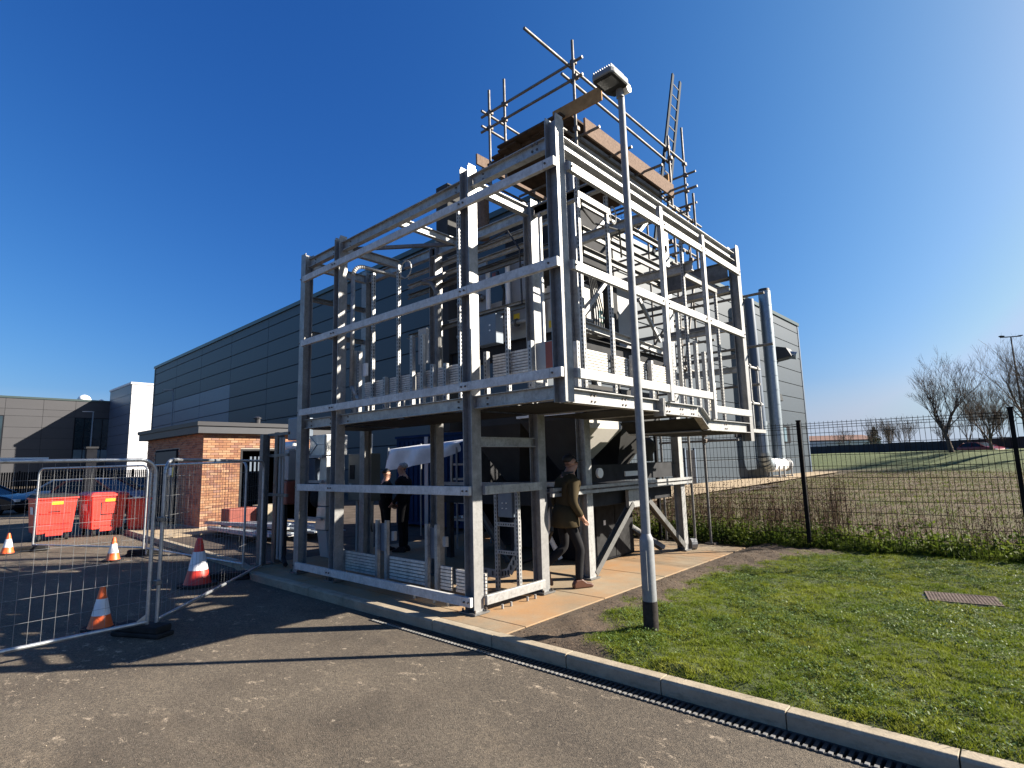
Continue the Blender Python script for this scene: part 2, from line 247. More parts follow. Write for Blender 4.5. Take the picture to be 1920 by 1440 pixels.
# ---------------------------------------------------------------- mesh helpers
V3 = Vector
class MB:
    def __init__(s): s.v = []; s.f = []; s.m = []
    def add(s, vs, fs, mi=0):
        o = len(s.v); s.v += [tuple(p) for p in vs]; s.f += [tuple(i+o for i in f) for f in fs]; s.m += [mi]*len(fs); return s
    def box(s, x0, y0, z0, x1, y1, z1, mi=0):
        vs = [(x0,y0,z0),(x1,y0,z0),(x1,y1,z0),(x0,y1,z0),(x0,y0,z1),(x1,y0,z1),(x1,y1,z1),(x0,y1,z1)]
        return s.add(vs, [(0,3,2,1),(4,5,6,7),(0,1,5,4),(1,2,6,5),(2,3,7,6),(3,0,4,7)], mi)
    def prism(s, base, vec, mi=0):
        n = len(base); vec = V3(vec); vs = [V3(p) for p in base]+[V3(p)+vec for p in base]
        return s.add(vs, [tuple(range(n-1,-1,-1)), tuple(range(n, 2*n))]+[(i,(i+1)%n,n+(i+1)%n,n+i) for i in range(n)], mi)
    def frame(s, d, upv):
        d = V3(d).normalized(); a = V3(upv).cross(d)
        if a.length < 1e-4: a = V3((1,0,0)).cross(d)
        a.normalize(); return d, a, d.cross(a)
    def bar(s, p0, p1, w, h, upv=(0,0,1), mi=0):
        p0, p1 = V3(p0), V3(p1); d, a, u = s.frame(p1-p0, upv)
        b = [p0+a*(x*w/2)+u*(y*h/2) for x, y in ((-1,-1),(1,-1),(1,1),(-1,1))]
        return s.prism(b, p1-p0, mi)
    def isec(s, p0, p1, h, b, tf=0.011, tw=0.008, upv=(0,0,1), mi=0):
        p0, p1 = V3(p0), V3(p1); d, a, u = s.frame(p1-p0, upv); H, B, T = h/2, b/2, tw/2
        pr = [(-B,-H),(B,-H),(B,-H+tf),(T,-H+tf),(T,H-tf),(B,H-tf),(B,H),(-B,H),(-B,H-tf),(-T,H-tf),(-T,-H+tf),(-B,-H+tf)]
        return s.prism([p0+a*x+u*y for x, y in pr], p1-p0, mi)
    def csec(s, p0, p1, h, b, t=0.005, upv=(0,0,1), mi=0):
        p0, p1 = V3(p0), V3(p1); d, a, u = s.frame(p1-p0, upv); H, B = h/2, b
        pr = [(0,-H),(B,-H),(B,-H+t),(t,-H+t),(t,H-t),(B,H-t),(B,H),(0,H)]
        return s.prism([p0+a*x+u*y for x, y in pr], p1-p0, mi)
    def tube(s, p0, p1, r, n=8, r1=None, mi=0, cap=True):
        p0, p1 = V3(p0), V3(p1); r1 = r if r1 is None else r1; d, a, u = s.frame(p1-p0, (0,0,1))
        cs = [(math.cos(2*math.pi*i/n), math.sin(2*math.pi*i/n)) for i in range(n)]
        vs = [p0+(a*x+u*y)*r for x, y in cs]+[p1+(a*x+u*y)*r1 for x, y in cs]
        fs = [(i,(i+1)%n,n+(i+1)%n,n+i) for i in range(n)]
        if cap: fs += [tuple(range(n-1,-1,-1)), tuple(range(n,2*n))]
        return s.add(vs, fs, mi)
    def path(s, pts, r, n=8, mi=0):
        for a, b in zip(pts, pts[1:]): s.tube(a, b, r, n, None, mi)
        return s
    def lathe(s, prof, c=(0,0,0), n=20, mi=0):
        c = V3(c); vs = []; k = len(prof)
        for r, z in prof: vs += [c+V3((r*math.cos(2*math.pi*i/n), r*math.sin(2*math.pi*i/n), z)) for i in range(n)]
        fs = [(j*n+i, j*n+(i+1)%n, (j+1)*n+(i+1)%n, (j+1)*n+i) for j in range(k-1) for i in range(n)]
        fs += [tuple(range(n-1,-1,-1)), tuple(range((k-1)*n, k*n))]
        return s.add(vs, fs, mi)
    def ball(s, c, r, n=10, k=7, sc=(1,1,1), mi=0):
        return s.add([V3(c)+V3((r*sc[0]*math.sin(math.pi*j/k)*math.cos(2*math.pi*i/n), r*sc[1]*math.sin(math.pi*j/k)*math.sin(2*math.pi*i/n), -r*sc[2]*math.cos(math.pi*j/k))) for j in range(k+1) for i in range(n)],
                     [(j*n+i, j*n+(i+1)%n, (j+1)*n+(i+1)%n, (j+1)*n+i) for j in range(k) for i in range(n)], mi)
    def build(s, name, mats, parent=None, smooth=False, bevel=0.0, auto=False):
        base = PB[parent.name] if parent is not None else V3((0,0,0))
        me = bpy.data.meshes.new(name); me.from_pydata([tuple(V3(p)-base) for p in s.v] if base.length else s.v, [], s.f)
        for q in (mats if isinstance(mats, (list, tuple)) else [mats]): me.materials.append(q)
        if any(s.m): me.polygons.foreach_set('material_index', s.m)
        if smooth: me.polygons.foreach_set('use_smooth', [True]*len(me.polygons))
        if auto: me.set_sharp_from_angle(angle=math.radians(38))
        me.update(); o = bpy.data.objects.new(name, me); COL.objects.link(o)
        if parent is not None: o.parent = parent
        PB[o.name] = base
        if bevel:
            bv = o.modifiers.new('edge', 'BEVEL'); bv.width = bevel; bv.segments = 2; bv.limit_method = 'ANGLE'
        return o
PB = {}
def tag(o, label=None, cat=None, group=None, kind=None):
    for k, v in (('label', label), ('category', cat), ('group', group), ('kind', kind)):
        if v: o[k] = v
    return o
def thing(name, loc, label, cat, group=None):
    o = bpy.data.objects.new(name, None); o.empty_display_size = 0.2; COL.objects.link(o); o.location = loc; PB[o.name] = V3(loc)
    return tag(o, label, cat, group)
def struct(name, mb, mat, **k): return tag(mb.build(name, mat, **k), kind='structure')
def setting(name):
    o = bpy.data.objects.new(name, None); COL.objects.link(o); PB[o.name] = V3((0,0,0)); o['kind'] = 'structure'; return o
def instance(src, name, loc, parent, rotz=0, scale=None):
    o = src.copy(); o.name = name; COL.objects.link(o); o.parent = parent; o.location = V3(loc)-PB[parent.name]; o.rotation_euler = (0,0,rotz)
    if scale: o.scale = scale
    return o
def dup(root, loc, rotz, label=None, group=None):
    r = root.copy(); COL.objects.link(r); r.location = loc; r.rotation_euler = (0,0,rotz); PB[r.name] = V3(loc)
    if label: r['label'] = label
    if group: r['group'] = group
    for ch in list(root.children):
        c = ch.copy(); COL.objects.link(c); c.parent = r
        for g in ch.children:
            d = g.copy(); COL.objects.link(d); d.parent = c
    return r
def raw(name, vs, fs, mat, smooth=False):
    vs = np.asarray(vs, np.float32); fs = np.asarray(fs, np.int32); k = fs.shape[1]
    me = bpy.data.meshes.new(name); me.vertices.add(len(vs)); me.vertices.foreach_set('co', vs.ravel())
    me.loops.add(fs.size); me.loops.foreach_set('vertex_index', fs.ravel()); me.polygons.add(len(fs))
    me.polygons.foreach_set('loop_start', np.arange(0, fs.size, k, dtype=np.int32)); me.update(calc_edges=True)
    me.materials.append(mat); o = bpy.data.objects.new(name, me); COL.objects.link(o); return o
# ---------------------------------------------------------------- the ground
struct('earth', MB().box(-420, -260, -2.0, 420, 420, -0.55), M['soil'])
mb = MB(); mb.add([(-150,-80,-0.12),(60,-80,-0.12),(60,-0.41,-0.12),(9,-0.41,-0.12),(9,-0.585,-0.12),(-2.6,-0.585,-0.12),(-2.6,-0.41,-0.12),(-6.2,-0.41,-0.12),(-7.7,-0.1,-0.12),(-16.8,0.32,-0.12),(-22,0.6,-0.12),(-22,70,-0.12),(-150,70,-0.12)], [tuple(range(13))])
struct('road', mb, M['asphalt'])
slab = setting('slab'); cx_ = [-6.95, -4.9, -2.85, -0.65]; cy_ = [-0.285, 0.02, 1.52, 3.1, 4.7, 6.35]
for i in range(3):
    for j in range(5):
        g = 0.005; MB().box(cx_[i]+g*(i > 0), cy_[j]+g*(j > 0), -0.5, cx_[i+1]-g*(i < 2), cy_[j+1]-g*(j < 4), random.uniform(-0.003, 0.001)).build('slab_bay', M['concrete'], slab, bevel=0.006)
MB().box(-6.94, -0.28, -0.5, -0.66, 6.34, -0.03).build('slab_bed', M['soil'], slab)
struct('yard_ground', MB().add([(-6.95,-0.28,-0.03),(-6.95,30,-0.03),(-14.2,30,-0.03),(-14.2,0.28,-0.03),(-7.7,-0.02,-0.03)], [(0,1,2,3,4)]).add([(-14.2,5.5,-0.034),(-14.2,30,-0.034),(-30,30,-0.034),(-30,5.5,-0.034)], [(0,1,2,3)]), M['yard'])
struct('paving', MB().box(-22, 0.55, -0.4, -13.2, 5.5, -0.005).add([(-22,0.5,-0.01),(-16.8,0.38,-0.01),(-13.2,0.25,-0.01),(-13.2,0.56,-0.01),(-22,0.56,-0.01)], [(0,1,2,3,4)]), M['path'])
# kerb: separate stones in a row
kerb = setting('kerb')
def kstone(p, q, w=0.125, h=0.30, top=0.0):
    p, q = V3((*p, 0)), V3((*q, 0)); d = (q-p).normalized(); n = V3((-d.y, d.x, 0)); g = 0.004; c = 0.018
    jz = random.uniform(-0.003, 0.003); jn = random.uniform(-0.004, 0.004)
    a = p+d*g+n*jn; b_ = q-d*g+n*jn
    pr = [(0,top-h),(w,top-h),(w,top),(c,top),(0,top-c)]
    return MB().prism([a+n*x+V3((0,0,z+jz)) for x, z in pr], b_-a)
xs = -6.2
while xs < 9.0:
    L_ = 0.913; kstone((xs, -0.41), (xs+L_, -0.41)).build('kerb_stone', M['kerb'], kerb, bevel=0.004); xs += L_
for A, B in (((-7.7,-0.1),(-6.2,-0.41)), ((-16.8,0.32),(-7.7,-0.1)), ((-21.9,0.6),(-16.8,0.32))):
    A_, B_ = V3(A), V3(B); n_ = max(1, round((B_-A_).length/0.915))
    for i in range(n_):
        kstone(A_+(B_-A_)*(i/n_), A_+(B_-A_)*((i+1)/n_)).build('kerb_stone', M['kerb'], kerb)
# slot drain along the kerb
drain = setting('drain_channel')
mb = MB(); mb.box(-2.6, -0.585, -0.17, 9, -0.565, -0.113).box(-2.6, -0.43, -0.17, 9, -0.414, -0.113).box(-2.6, -0.566, -0.20, 9, -0.429, -0.185)
mb.build('channel_edge', M['iron'], drain)
mb = MB(); x = -2.55
while x < 9: mb.box(x, -0.5655, -0.14, x+0.024, -0.4295, -0.113); x += 0.048
tag(mb.build('grate_bar', M['iron'], drain), kind='stuff')
mb = MB(); x = -2.55
while x < 9: mb.box(x+0.002, -0.583, -0.125, x+0.026, -0.552, -0.106); x += 0.048
tag(mb.build('grate_tooth', M['tooth'], drain), kind='stuff')  # sunlight on the outer teeth is put into a paler iron colour
# lawn surface
def wear(x, y):
    n = math.sin(x*3.1+y*2.3)*0.12+math.sin(x*7.7-y*5.1)*0.10+math.sin(y*9.3+x*1.7)*0.07+math.sin(x*17+y*13)*0.05
    d = (x+0.65)+n
    lim = 0.78 if y > 1.2 else 0.78+0.55*(1.2-y)/1.5
    if y > 4: lim += (y-4)*0.28
    return min(1, max(0, (lim-d)/0.35))
def lz(x, y):
    if y < -0.15: e = max(0, (y+0.285)/0.135)
    else: e = 1
    e *= min(1, max(0, (x+0.65)/0.25))
    return -0.015+e*(0.035+0.012*math.sin(x*2.2+y*1.3)+0.010*math.sin(x*5.3-y*4.1)+0.008*math.sin(y*9+x*8)+0.011*math.sin(x*19+2.1*math.sin(y*8))*math.sin(y*22+1.7*math.sin(x*9)))
nx, ny = 150, 110; gx = np.concatenate([np.linspace(-0.65, 4.5, 118), np.linspace(4.6, 14, 32)]); gy = np.linspace(-0.285, 7.2, ny)
vs = [(x, y, lz(x, y)) for y in gy for x in gx]; fs = [(j*nx+i, j*nx+i+1, (j+1)*nx+i+1, (j+1)*nx+i) for j in range(ny-1) for i in range(nx-1)]
lawn = raw('lawn', vs, fs, M['lawn']); tag(lawn, kind='structure')
at = lawn.data.attributes.new('wear', 'FLOAT', 'POINT'); at.data.foreach_set('value', [wear(v[0], v[1]) for v in vs])
lawn.data.polygons.foreach_set('use_smooth', [True]*len(lawn.data.polygons))
# field behind the fence, rising to a bank far off
def sstep(a, b, t): t = min(1, max(0, (t-a)/(b-a))); return t*t*(3-2*t)
def fz(x, y):
    t = y+0.45*x; return -0.06+1.75*sstep(56, 74, t)*(1 if x > -60 else 0)+0.04*math.sin(x*0.9+y*0.4)*min(1, max(0, (y-7)/6))+0.03*math.sin(x*2.1-y*1.7)*min(1, max(0, (y-7)/6))
gx = np.linspace(-30, 90, 121); gy = np.concatenate([np.linspace(6.4, 40, 85), np.linspace(41, 130, 70), np.linspace(135, 400, 20)]); nx = len(gx); ny = len(gy)
vs = [(x, y, fz(x, y)) for y in gy for x in gx]
fs = [(j*nx+i, j*nx+i+1, (j+1)*nx+i+1, (j+1)*nx+i) for j in range(ny-1) for i in range(nx-1) if not (gx[i+1] < -13.1 and gy[j] < 52) and not (gx[i+1] < -6.9 and gy[j+1] < 15)]
fld = raw('field', vs, fs, M['field']); tag(fld, kind='structure'); fld.data.polygons.foreach_set('use_smooth', [True]*len(fld.data.polygons))
# gravel path round the warehouse
pv = [(-13.0, 15, 0.02), (-9.6, 15, 0.02), (-8.8, 30, 0.03), (-8.8, 46, 0.03), (-8.2, 54.5, 0.05), (-11.2, 58, 0.05), (-13.2, 57, 0.05)]
vs2 = []; P2 = MB()
Lft = [(-12.6,14),(-12.5,24),(-12.2,34),(-12.0,44),(-11.7,53),(-11.6,56)]; Rgt = [(-7.4,14),(-7.9,24),(-8.3,34),(-8.8,44),(-9.0,52),(-9.6,56)]
for (a, b_), (c_, d_) in zip(zip(Lft, Lft[1:]), zip(Rgt, Rgt[1:])): P2.add([(*a, 0.045), (*c_, 0.045), (*d_, 0.045), (*b_, 0.045)], [(0,1,2,3)])
struct('path', P2, M['path'])

# ---------------------------------------------------------------- warehouse
th = math.radians(1.2); C0 = V3((-12.4, 15.3, -0.12)); uL = V3((-math.cos(th), math.sin(th), 0)); uV = V3((math.sin(th), math.cos(th), 0)); HW = 14.5
wh = thing('warehouse', (C0.x, C0.y, -0.12), 'long slate blue clad warehouse with flat roof behind the steel frame', 'warehouse')
WL, WE = 62.6, 39.2
def wpt(a, b_, z): p = C0+uL*a+uV*b_; return V3((p.x, p.y, z))
MB().prism([wpt(0.06,0.06,-0.12), wpt(WL,0.06,-0.12), wpt(WL,WE-0.06,-0.12), wpt(0.06,WE-0.06,-0.12)], (0,0,HW-0.2)).build('wall', M['joint'], wh)
rows = [-0.1, 1.45, 2.85, 4.25, 5.6, 6.95, 8.2, 9.55, 10.9, 12.15, 13.45, 14.25]
def wpanel(a0, a1, z0, z1, side, mat):
    g = 0.016
    if side == 0: A, B, n = wpt(a0+g,0,z0), wpt(a1-g,0,z0), uV*0.055
    else: A, B, n = wpt(0,a0+g,z0), wpt(0,a1-g,z0), uL*0.055
    zz0, zz1 = z0+g*1.3, z1-g*1.3; e = 0.02; d = (B-A).normalized(); nn = n.normalized()
    A = V3((A.x, A.y, zz0)); B = V3((B.x, B.y, zz0)); up_ = V3((0,0,zz1-zz0))
    o1 = [A+nn*0.02, B+nn*0.02, B+nn*0.02+up_, A+nn*0.02+up_]; o2 = [A+d*e+V3((0,0,e)), B-d*e+V3((0,0,e)), B-d*e+up_-V3((0,0,e)), A+d*e+up_-V3((0,0,e))]; o3 = [p+nn*0.04 for p in o1]
    mb = MB(); mb.add(o2+o1+o3, [(0,1,2,3),(4,5,1,0),(5,6,2,1),(6,7,3,2),(7,4,0,3),(8,9,5,4),(9,10,6,5),(10,11,7,6),(11,8,4,7)]); return mb.build('cladding_panel', mat, wh)
acuts = [0.1, 7.5, 15.0, 22.5, 30.0, 38.0, 46.0, 54.0, 62.5]
for i in range(len(acuts)-1):
    for z0, z1 in zip(rows, rows[1:]):
        pale = acuts[i] >= 38.0 and z1 < 9.6
        wpanel(acuts[i], acuts[i+1], z0, z1, 0, M['clad2' if pale else 'clad'])
ec = [0.1, 8, 16, 24, 31.6, 39.1]
for i in range(len(ec)-1):
    for z0, z1 in zip(rows, rows[1:]): wpanel(ec[i], ec[i+1], z0, z1, 1, M['clad'])
mb = MB(); mb.prism([wpt(-0.12,-0.12,HW-0.28), wpt(WL+0.1,-0.12,HW-0.28), wpt(WL+0.1,0.06,HW-0.28), wpt(-0.02,0.06,HW-0.28)], (0,0,0.3))
mb.prism([wpt(-0.12,0.062,HW-0.28), wpt(0.0,0.062,HW-0.28), wpt(0.0,WE+0.1,HW-0.28), wpt(-0.12,WE+0.1,HW-0.28)], (0,0,0.3)).build('parapet_trim', M['trim'], wh)
MB().prism([wpt(0,0.1,HW-0.25), wpt(WL,0.1,HW-0.25), wpt(WL,WE,HW-0.25), wpt(0,WE,HW-0.25)], (0,0,0.12)).build('roof', M['fascia'], wh)
MB().prism([wpt(-0.05,WE-0.25,-0.12), wpt(0.0,WE-0.25,-0.12), wpt(0.0,WE+0.02,-0.12), wpt(-0.05,WE+0.02,-0.12)], (0,0,HW-0.2)).build('corner_trim', M['clad2'], wh)
MB().prism([wpt(WL-0.25,-0.05,-0.12), wpt(WL+0.02,-0.05,-0.12), wpt(WL+0.02,0.0,-0.12), wpt(WL-0.25,0.0,-0.12)], (0,0,HW-0.2)).build('corner_trim', M['trim'], wh)
# end wall: doors, a window opening, vents
def whbox(b0, b1, z0, z1, d0, d1, name, mat, par=None):
    mb = MB(); mb.prism([wpt(-d0,b0,z0), wpt(-d1,b0,z0), wpt(-d1,b1,z0), wpt(-d0,b1,z0)], (0,0,z1-z0)); return mb.build(name, mat, par or wh)
dr = whbox(13.3, 14.5, -0.1, 2.15, 0.03, 0.075, 'door', M['door']); whbox(14.2, 14.26, 0.9, 1.1, 0.076, 0.1, 'handle', M['alloy'], dr)
whbox(13.15, 13.29, -0.1, 2.3, 0.03, 0.09, 'door_frame', M['clad2']); whbox(14.51, 14.65, -0.1, 2.3, 0.03, 0.09, 'door_frame', M['clad2'])
wd = whbox(31.9, 33.7, 2.75, 4.2, 0.03, 0.075, 'window', M['door']); whbox(31.95, 32.7, 2.85, 4.1, 0.076, 0.085, 'pane', M['spandrel'], wd)
whbox(21.4, 24.0, 3.1, 4.1, 0.03, 0.075, 'window', M['door'])
# cowl vent and small outlet
vt = thing('cowl_vent', tuple(wpt(-0.05, 32.0, 10.0)), 'grey metal cowl vent jutting high on the warehouse end wall', 'vent')
mb = MB(); A = wpt(0.0,31.4,9.9); mb.prism([wpt(0,31.3,9.9), wpt(-1.5,31.3,10.1), wpt(-1.1,31.3,10.9), wpt(0,31.3,11.2)], uV*1.3).build('hood', M['fascia'], vt, bevel=0.03)
MB().tube(wpt(-1.2,31.95,10.3), wpt(-1.75,31.95,10.15), 0.34, 14).build('outlet', M['duct'], vt)
vt = thing('wall_outlet', tuple(wpt(-0.05, 31.4, 6.4)), 'small dark outlet grille low on the warehouse end wall', 'vent')
mb = MB(); mb.prism([wpt(0,31.0,6.3), wpt(-0.35,31.0,6.35), wpt(-0.25,31.0,6.95), wpt(0,31.0,7.1)], uV*0.8).build('hood', M['joint'], vt); MB().prism([wpt(-0.01,30.9,6.25), wpt(-0.03,30.9,6.25), wpt(-0.03,31.9,6.25), wpt(-0.01,31.9,6.25)], (0,0,0.9)).build('back_plate', M['fascia'], vt)
# twin flue with its floor-standing fan duct
fl = thing('flue_duct', (-10.9, 43.4, 0.05), 'tall galvanised flue pipe rising from a fan duct beside the warehouse', 'duct')
mb = MB(); z = 1.6
fx, fy = -10.7, 42.2
MB().tube((fx,fy,1.45),(fx,fy,14.9),0.46,24).build('flue', M['duct'], fl, smooth=True, auto=True)
mb = MB()
for z in np.arange(2.2, 14.9, 1.15): mb.tube((fx,fy,z),(fx,fy,z+0.07),0.475,24)
mb.build('joint_band', M['duct'], fl, auto=True)
MB().tube((fx,fy,14.9),(fx,fy,15.15),0.42,24).build('flue_cap', M['fascia'], fl)
MB().tube((fx,39.7,0.95),(fx,43.9,0.95),0.5,24).build('fan_casing', M['white'], fl, smooth=True, auto=True)
MB().tube((fx,42.9,0.95),(fx,43.7,0.95),0.53,24).build('fan_ring', M['fascia'], fl, auto=True)
mb = MB()
for yy_ in (40.4, 41.6, 43.4): MB().bar((fx-0.5,yy_,0.05),(fx+0.6,yy_,0.05),0.15,0.1).bar((fx+0.5,yy_,0.1),(fx+0.5,yy_,0.9),0.09,0.09).bar((fx-0.45,yy_,0.1),(fx-0.45,yy_,0.9),0.09,0.09).build('stand', M['lgrey'], fl)
pass
mb = MB()
for i in range(6):
    a0, a1 = math.pi/2*i/6, math.pi/2*(i+1)/6
    mb.tube((fx, 39.7-1.0*math.sin(a0), 1.95-1.0*math.cos(a0)), (fx, 39.7-1.0*math.sin(a1), 1.95-1.0*math.cos(a1)), 0.46, 20)
mb.tube((fx,38.7,1.9),(fx,38.7,4.2),0.44,20); mb.build('riser_elbow', M['duct'], fl, smooth=True, auto=True); MB().tube((fx,38.7,4.2),(fx-0.15,38.8,13.6),0.36,20).build('riser', M['clad2'], fl, smooth=True, auto=True)
for z in (7.5, 11.5, 13.4): MB().box(-12.0,38.65,z,-11.0,38.75,z+0.1).build('bracket', M['darkmetal'], fl)

# ---------------------------------------------------------------- office block and white tower, left
XO = -113.0
of = thing('office_block', (XO, 0, -0.12), 'charcoal clad two storey office block with dark glazed window bays', 'office building')
MB().box(XO-16, -65, -0.12, XO-0.06, 21.2, 13.78).build('wall', M['joint'], of)
def opan(y0, y1, z0, z1, mat=None, name='cladding_panel', d=0.05, par=None):
    return MB().box(XO-0.06, y0+0.02, z0+0.02, XO-0.06+d, y1-0.02, z1-0.02).build(name, mat or M['office'], par or of)
wins = [(15.66, 20.85, 3.79, 10.89), (-1.67, 6.89, 3.79, 10.89)]
zr = [-0.1, 1.8, 3.79, 5.6, 7.4, 9.1, 10.89, 12.0, 13.64]; yr = [-64, -52, -41, -31, -21, -11, -1.67, 6.89, 11.5, 15.66, 20.85, 21.18]
for y0, y1 in zip(yr, yr[1:]):
    for z0, z1 in zip(zr, zr[1:]):
        if any(y0 >= w[0]-0.01 and y1 <= w[1]+0.01 and z0 >= w[2]-0.01 and z1 <= w[3]+0.01 for w in wins): continue
        if y1 < -2 and z0 in (5.6, 7.4): opan(y0, y1, z0, z1, M['spandrel' if z0 == 5.6 else 'glass'], 'pane'); continue
        opan(y0, y1, z0, z1)
for y0, y1, z0, z1 in wins:
    w = MB().box(XO-0.05, y0, z0, XO-0.02, y1, z1).build('window', M['door'], of); n = 4
    for i in range(n):
        a, b_ = y0+0.1+(y1-y0-0.2)*i/n, y0+0.1+(y1-y0-0.2)*(i+1)/n
        MB().box(XO-0.02, a+0.06, z0+1.9, XO+0.0, b_-0.06, z1-0.1).build('pane', M['glass'], w)
        MB().box(XO-0.02, a+0.06, z0+0.1, XO+0.0, b_-0.06, z0+1.75).build('spandrel_pane', M['spandrel'], w)
MB().box(XO-16.1, -65.1, 13.65, XO+0.08, 21.3, 13.96).build('roof', M['trim'], of)
MB().box(-84.0, 3.0, 3.25, -82.6, 8.2, 3.65).build('canopy', M['white'], of)
for y_, r_ in ((17.18, 1.0), (19.6, 0.45)):
    t = tag(MB().lathe([(r_*0.9, 0), (r_, r_*0.35), (r_*0.75, r_*0.8), (r_*0.3, r_*1.05), (0.02, r_*1.1)], (XO-2.5, y_, 13.96), 16).build('roof_vent', M['white'], smooth=True), 'white domed roof vent on the charcoal office, %s' % ('the larger one' if r_ > 0.5 else 'the smaller one by the tower'), 'roof vent', 'roof vents on the office block')
tw = thing('white_tower', (-106, 25, -0.12), 'white panelled stair tower beside the charcoal office block', 'tower')
TX, TY, TZ = -100.6, 20.4, 15.65
MB().box(-113.5, TY+0.07, -0.12, TX-0.06, TY+14, TZ-0.1).build('wall', M['joint'], tw)
tz = [-0.1+i*(TZ)/10 for i in range(11)]
for z0, z1 in zip(tz, tz[1:]):
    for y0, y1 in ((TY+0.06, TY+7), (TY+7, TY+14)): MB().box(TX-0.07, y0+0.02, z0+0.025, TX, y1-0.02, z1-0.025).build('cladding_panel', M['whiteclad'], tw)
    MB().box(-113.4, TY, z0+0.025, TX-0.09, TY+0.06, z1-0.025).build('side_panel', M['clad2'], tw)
MB().box(-113.6, TY-0.1, TZ-0.09, TX+0.1, TY+14.1, TZ+0.25).build('parapet_trim', M['whiteclad'], tw)
# far street lamps
for (x, y, h, lab) in ((-52.0, 6.22, 6.6, 'slim grey street lamp with a flat arm in front of the office block'), (-47.2, 10.5, 8.2, 'slim dark street lamp in front of the pale warehouse panels')):
    t = thing('street_lamp', (x, y, -0.12), lab, 'street lamp', 'street lamps in the car park')
    MB().tube((x,y,-0.12),(x,y,h),0.07,10,0.045).build('pole', M['pole'], t, smooth=True)
    MB().bar((x,y,h),(x-0.55,y-0.55,h+0.02),0.22,0.07).build('lamp_head', M['lgrey'], t)
t = thing('gate_post', (-26.1, 1.2, -0.12), 'thick dark square post standing behind the red bins', 'post')
MB().box(-26.28, 1.02, -0.12, -25.92, 1.38, 2.72).build('shaft', M['door'], t); MB().box(-26.32, 0.98, 2.72, -25.88, 1.42, 2.8).build('cap', M['darkmetal'], t)
# dark car-park boundary fence in front of the office
t = thing('car_park_fence', (-62, -6, -0.12), 'low dark slatted boundary fence behind the parked cars', 'fence')
for i, y in enumerate(np.arange(-30, 14, 2.75)): MB().box(-60.1, y-0.06, -0.12, -59.98, y+0.06, 2.0).build('fence_post', M['fence'], t)
mb = MB()
for y in np.arange(-30, 13.6, 0.16): mb.box(-60.05, y, 0.0, -60.02, y+0.11, 1.9)
tag(mb.build('fence_slat', M['fence'], t), kind='stuff')

# ---------------------------------------------------------------- brick plant room
bh = thing('brick_plant_room', (-14.8, 1.7, 0), 'small brick plant room with dark flat roof and black doors, the front one widened to stand for shade on the brick', 'brick building')
BX, BY, BZ = -14.8, 1.72, 2.77
MB().box(-20.2, BY+0.012, -0.1, BX-0.012, 5.52, BZ).build('wall', M['mortar'], bh)
br = MB().box(-0.01, -0.107, -0.0325, 0.012, 0.107, 0.0325).build('brick', M['brick']); br.parent = bh
brh = MB().box(-0.01, -0.048, -0.0325, 0.012, 0.048, 0.0325).build('brick', M['brick']); brh.parent = bh
first = [True, True]; more = MB(); nb = 0
r = 0; z = 0.04
DY0, DY1, DZ = 2.82, 5.5, 2.32
while z < BZ-0.02:
    y = BY+0.002 - (0 if r % 2 == 0 else 0.1125)
    while y < 5.55:
        y0, y1 = max(y, BY+0.002), min(y+0.215, 5.55)
        segs = [(y0, y1)]
        if z < DZ: segs = [(a, b_) for a, b_ in ((y0, min(y1, DY0)), (max(y0, DY1), y1)) if b_-a > 0.05]
        for a, b_ in segs:
            if b_-a < 0.05: continue
            if nb < 290 and (b_ < 4.05):
                half = b_-a < 0.17; src = brh if half else br; k = 1 if half else 0
                if first[k]: o = src; first[k] = False; o.location = V3((BX, (a+b_)/2, z+0.0325))-PB[bh.name]
                else: o = instance(src, 'brick', (BX, (a+b_)/2, z+0.0325), bh)
                o.scale = (random.uniform(0.85, 1.15), (b_-a)/(0.096 if half else 0.214), 1); nb += 1
            else: more.box(BX-0.01, a, z, BX+0.011, b_, z+0.065)
        y += 0.225
    z += 0.075; r += 1
if more.v: tag(more.build('brick_course', M['brickfar'], bh), kind='stuff')
side = MB(); z = 0.04; r = 0
while z < BZ-0.02:
    x = -20.2-(0 if r % 2 else 0.11)
    while x < BX-0.02:
        x0, x1 = max(x, -20.2), min(x+0.215, BX-0.004)
        if not (z < 2.4 and x1 > -19.2 and x0 < -16.95) and x1-x0 > 0.04: side.box(x0, BY+0.002-random.uniform(0, 0.004), z, x1, BY+0.02, z+0.065)
        x += 0.225
    z += 0.075; r += 1
tag(side.build('side_brick', M['brickfar'], bh), kind='stuff')
d = MB().box(BX-0.09, DY0, -0.02, BX-0.012, DY1, DZ).build('door', M['door'], bh)  # door made wider and dark in place of the shadow on the right-hand brick
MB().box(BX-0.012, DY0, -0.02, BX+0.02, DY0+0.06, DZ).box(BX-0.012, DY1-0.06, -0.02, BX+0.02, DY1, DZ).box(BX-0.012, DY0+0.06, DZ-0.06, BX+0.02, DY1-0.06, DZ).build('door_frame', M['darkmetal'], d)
mb = MB()
for i in range(5): mb.box(BX-0.011, DY0+0.3+i*0.13, 1.62, BX-0.002, DY0+0.36+i*0.13, 2.08)
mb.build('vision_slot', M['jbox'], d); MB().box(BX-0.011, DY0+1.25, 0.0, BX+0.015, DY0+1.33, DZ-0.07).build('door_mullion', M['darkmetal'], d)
sdr = MB().box(-19.2, BY-0.02, 0.0, -16.95, BY+0.05, 2.4).build('side_door', M['door'], bh)
MB().box(-19.1, BY-0.03, 1.95, -17.05, BY-0.021, 2.34).build('louvre_panel', M['fascia'], sdr)
mb = MB()
for i in range(6): mb.box(-17.9+i*0.15, BY-0.045, 0.1, -17.87+i*0.15, BY-0.03, 1.9)
mb.build('door_bar', M['lgrey'], sdr)
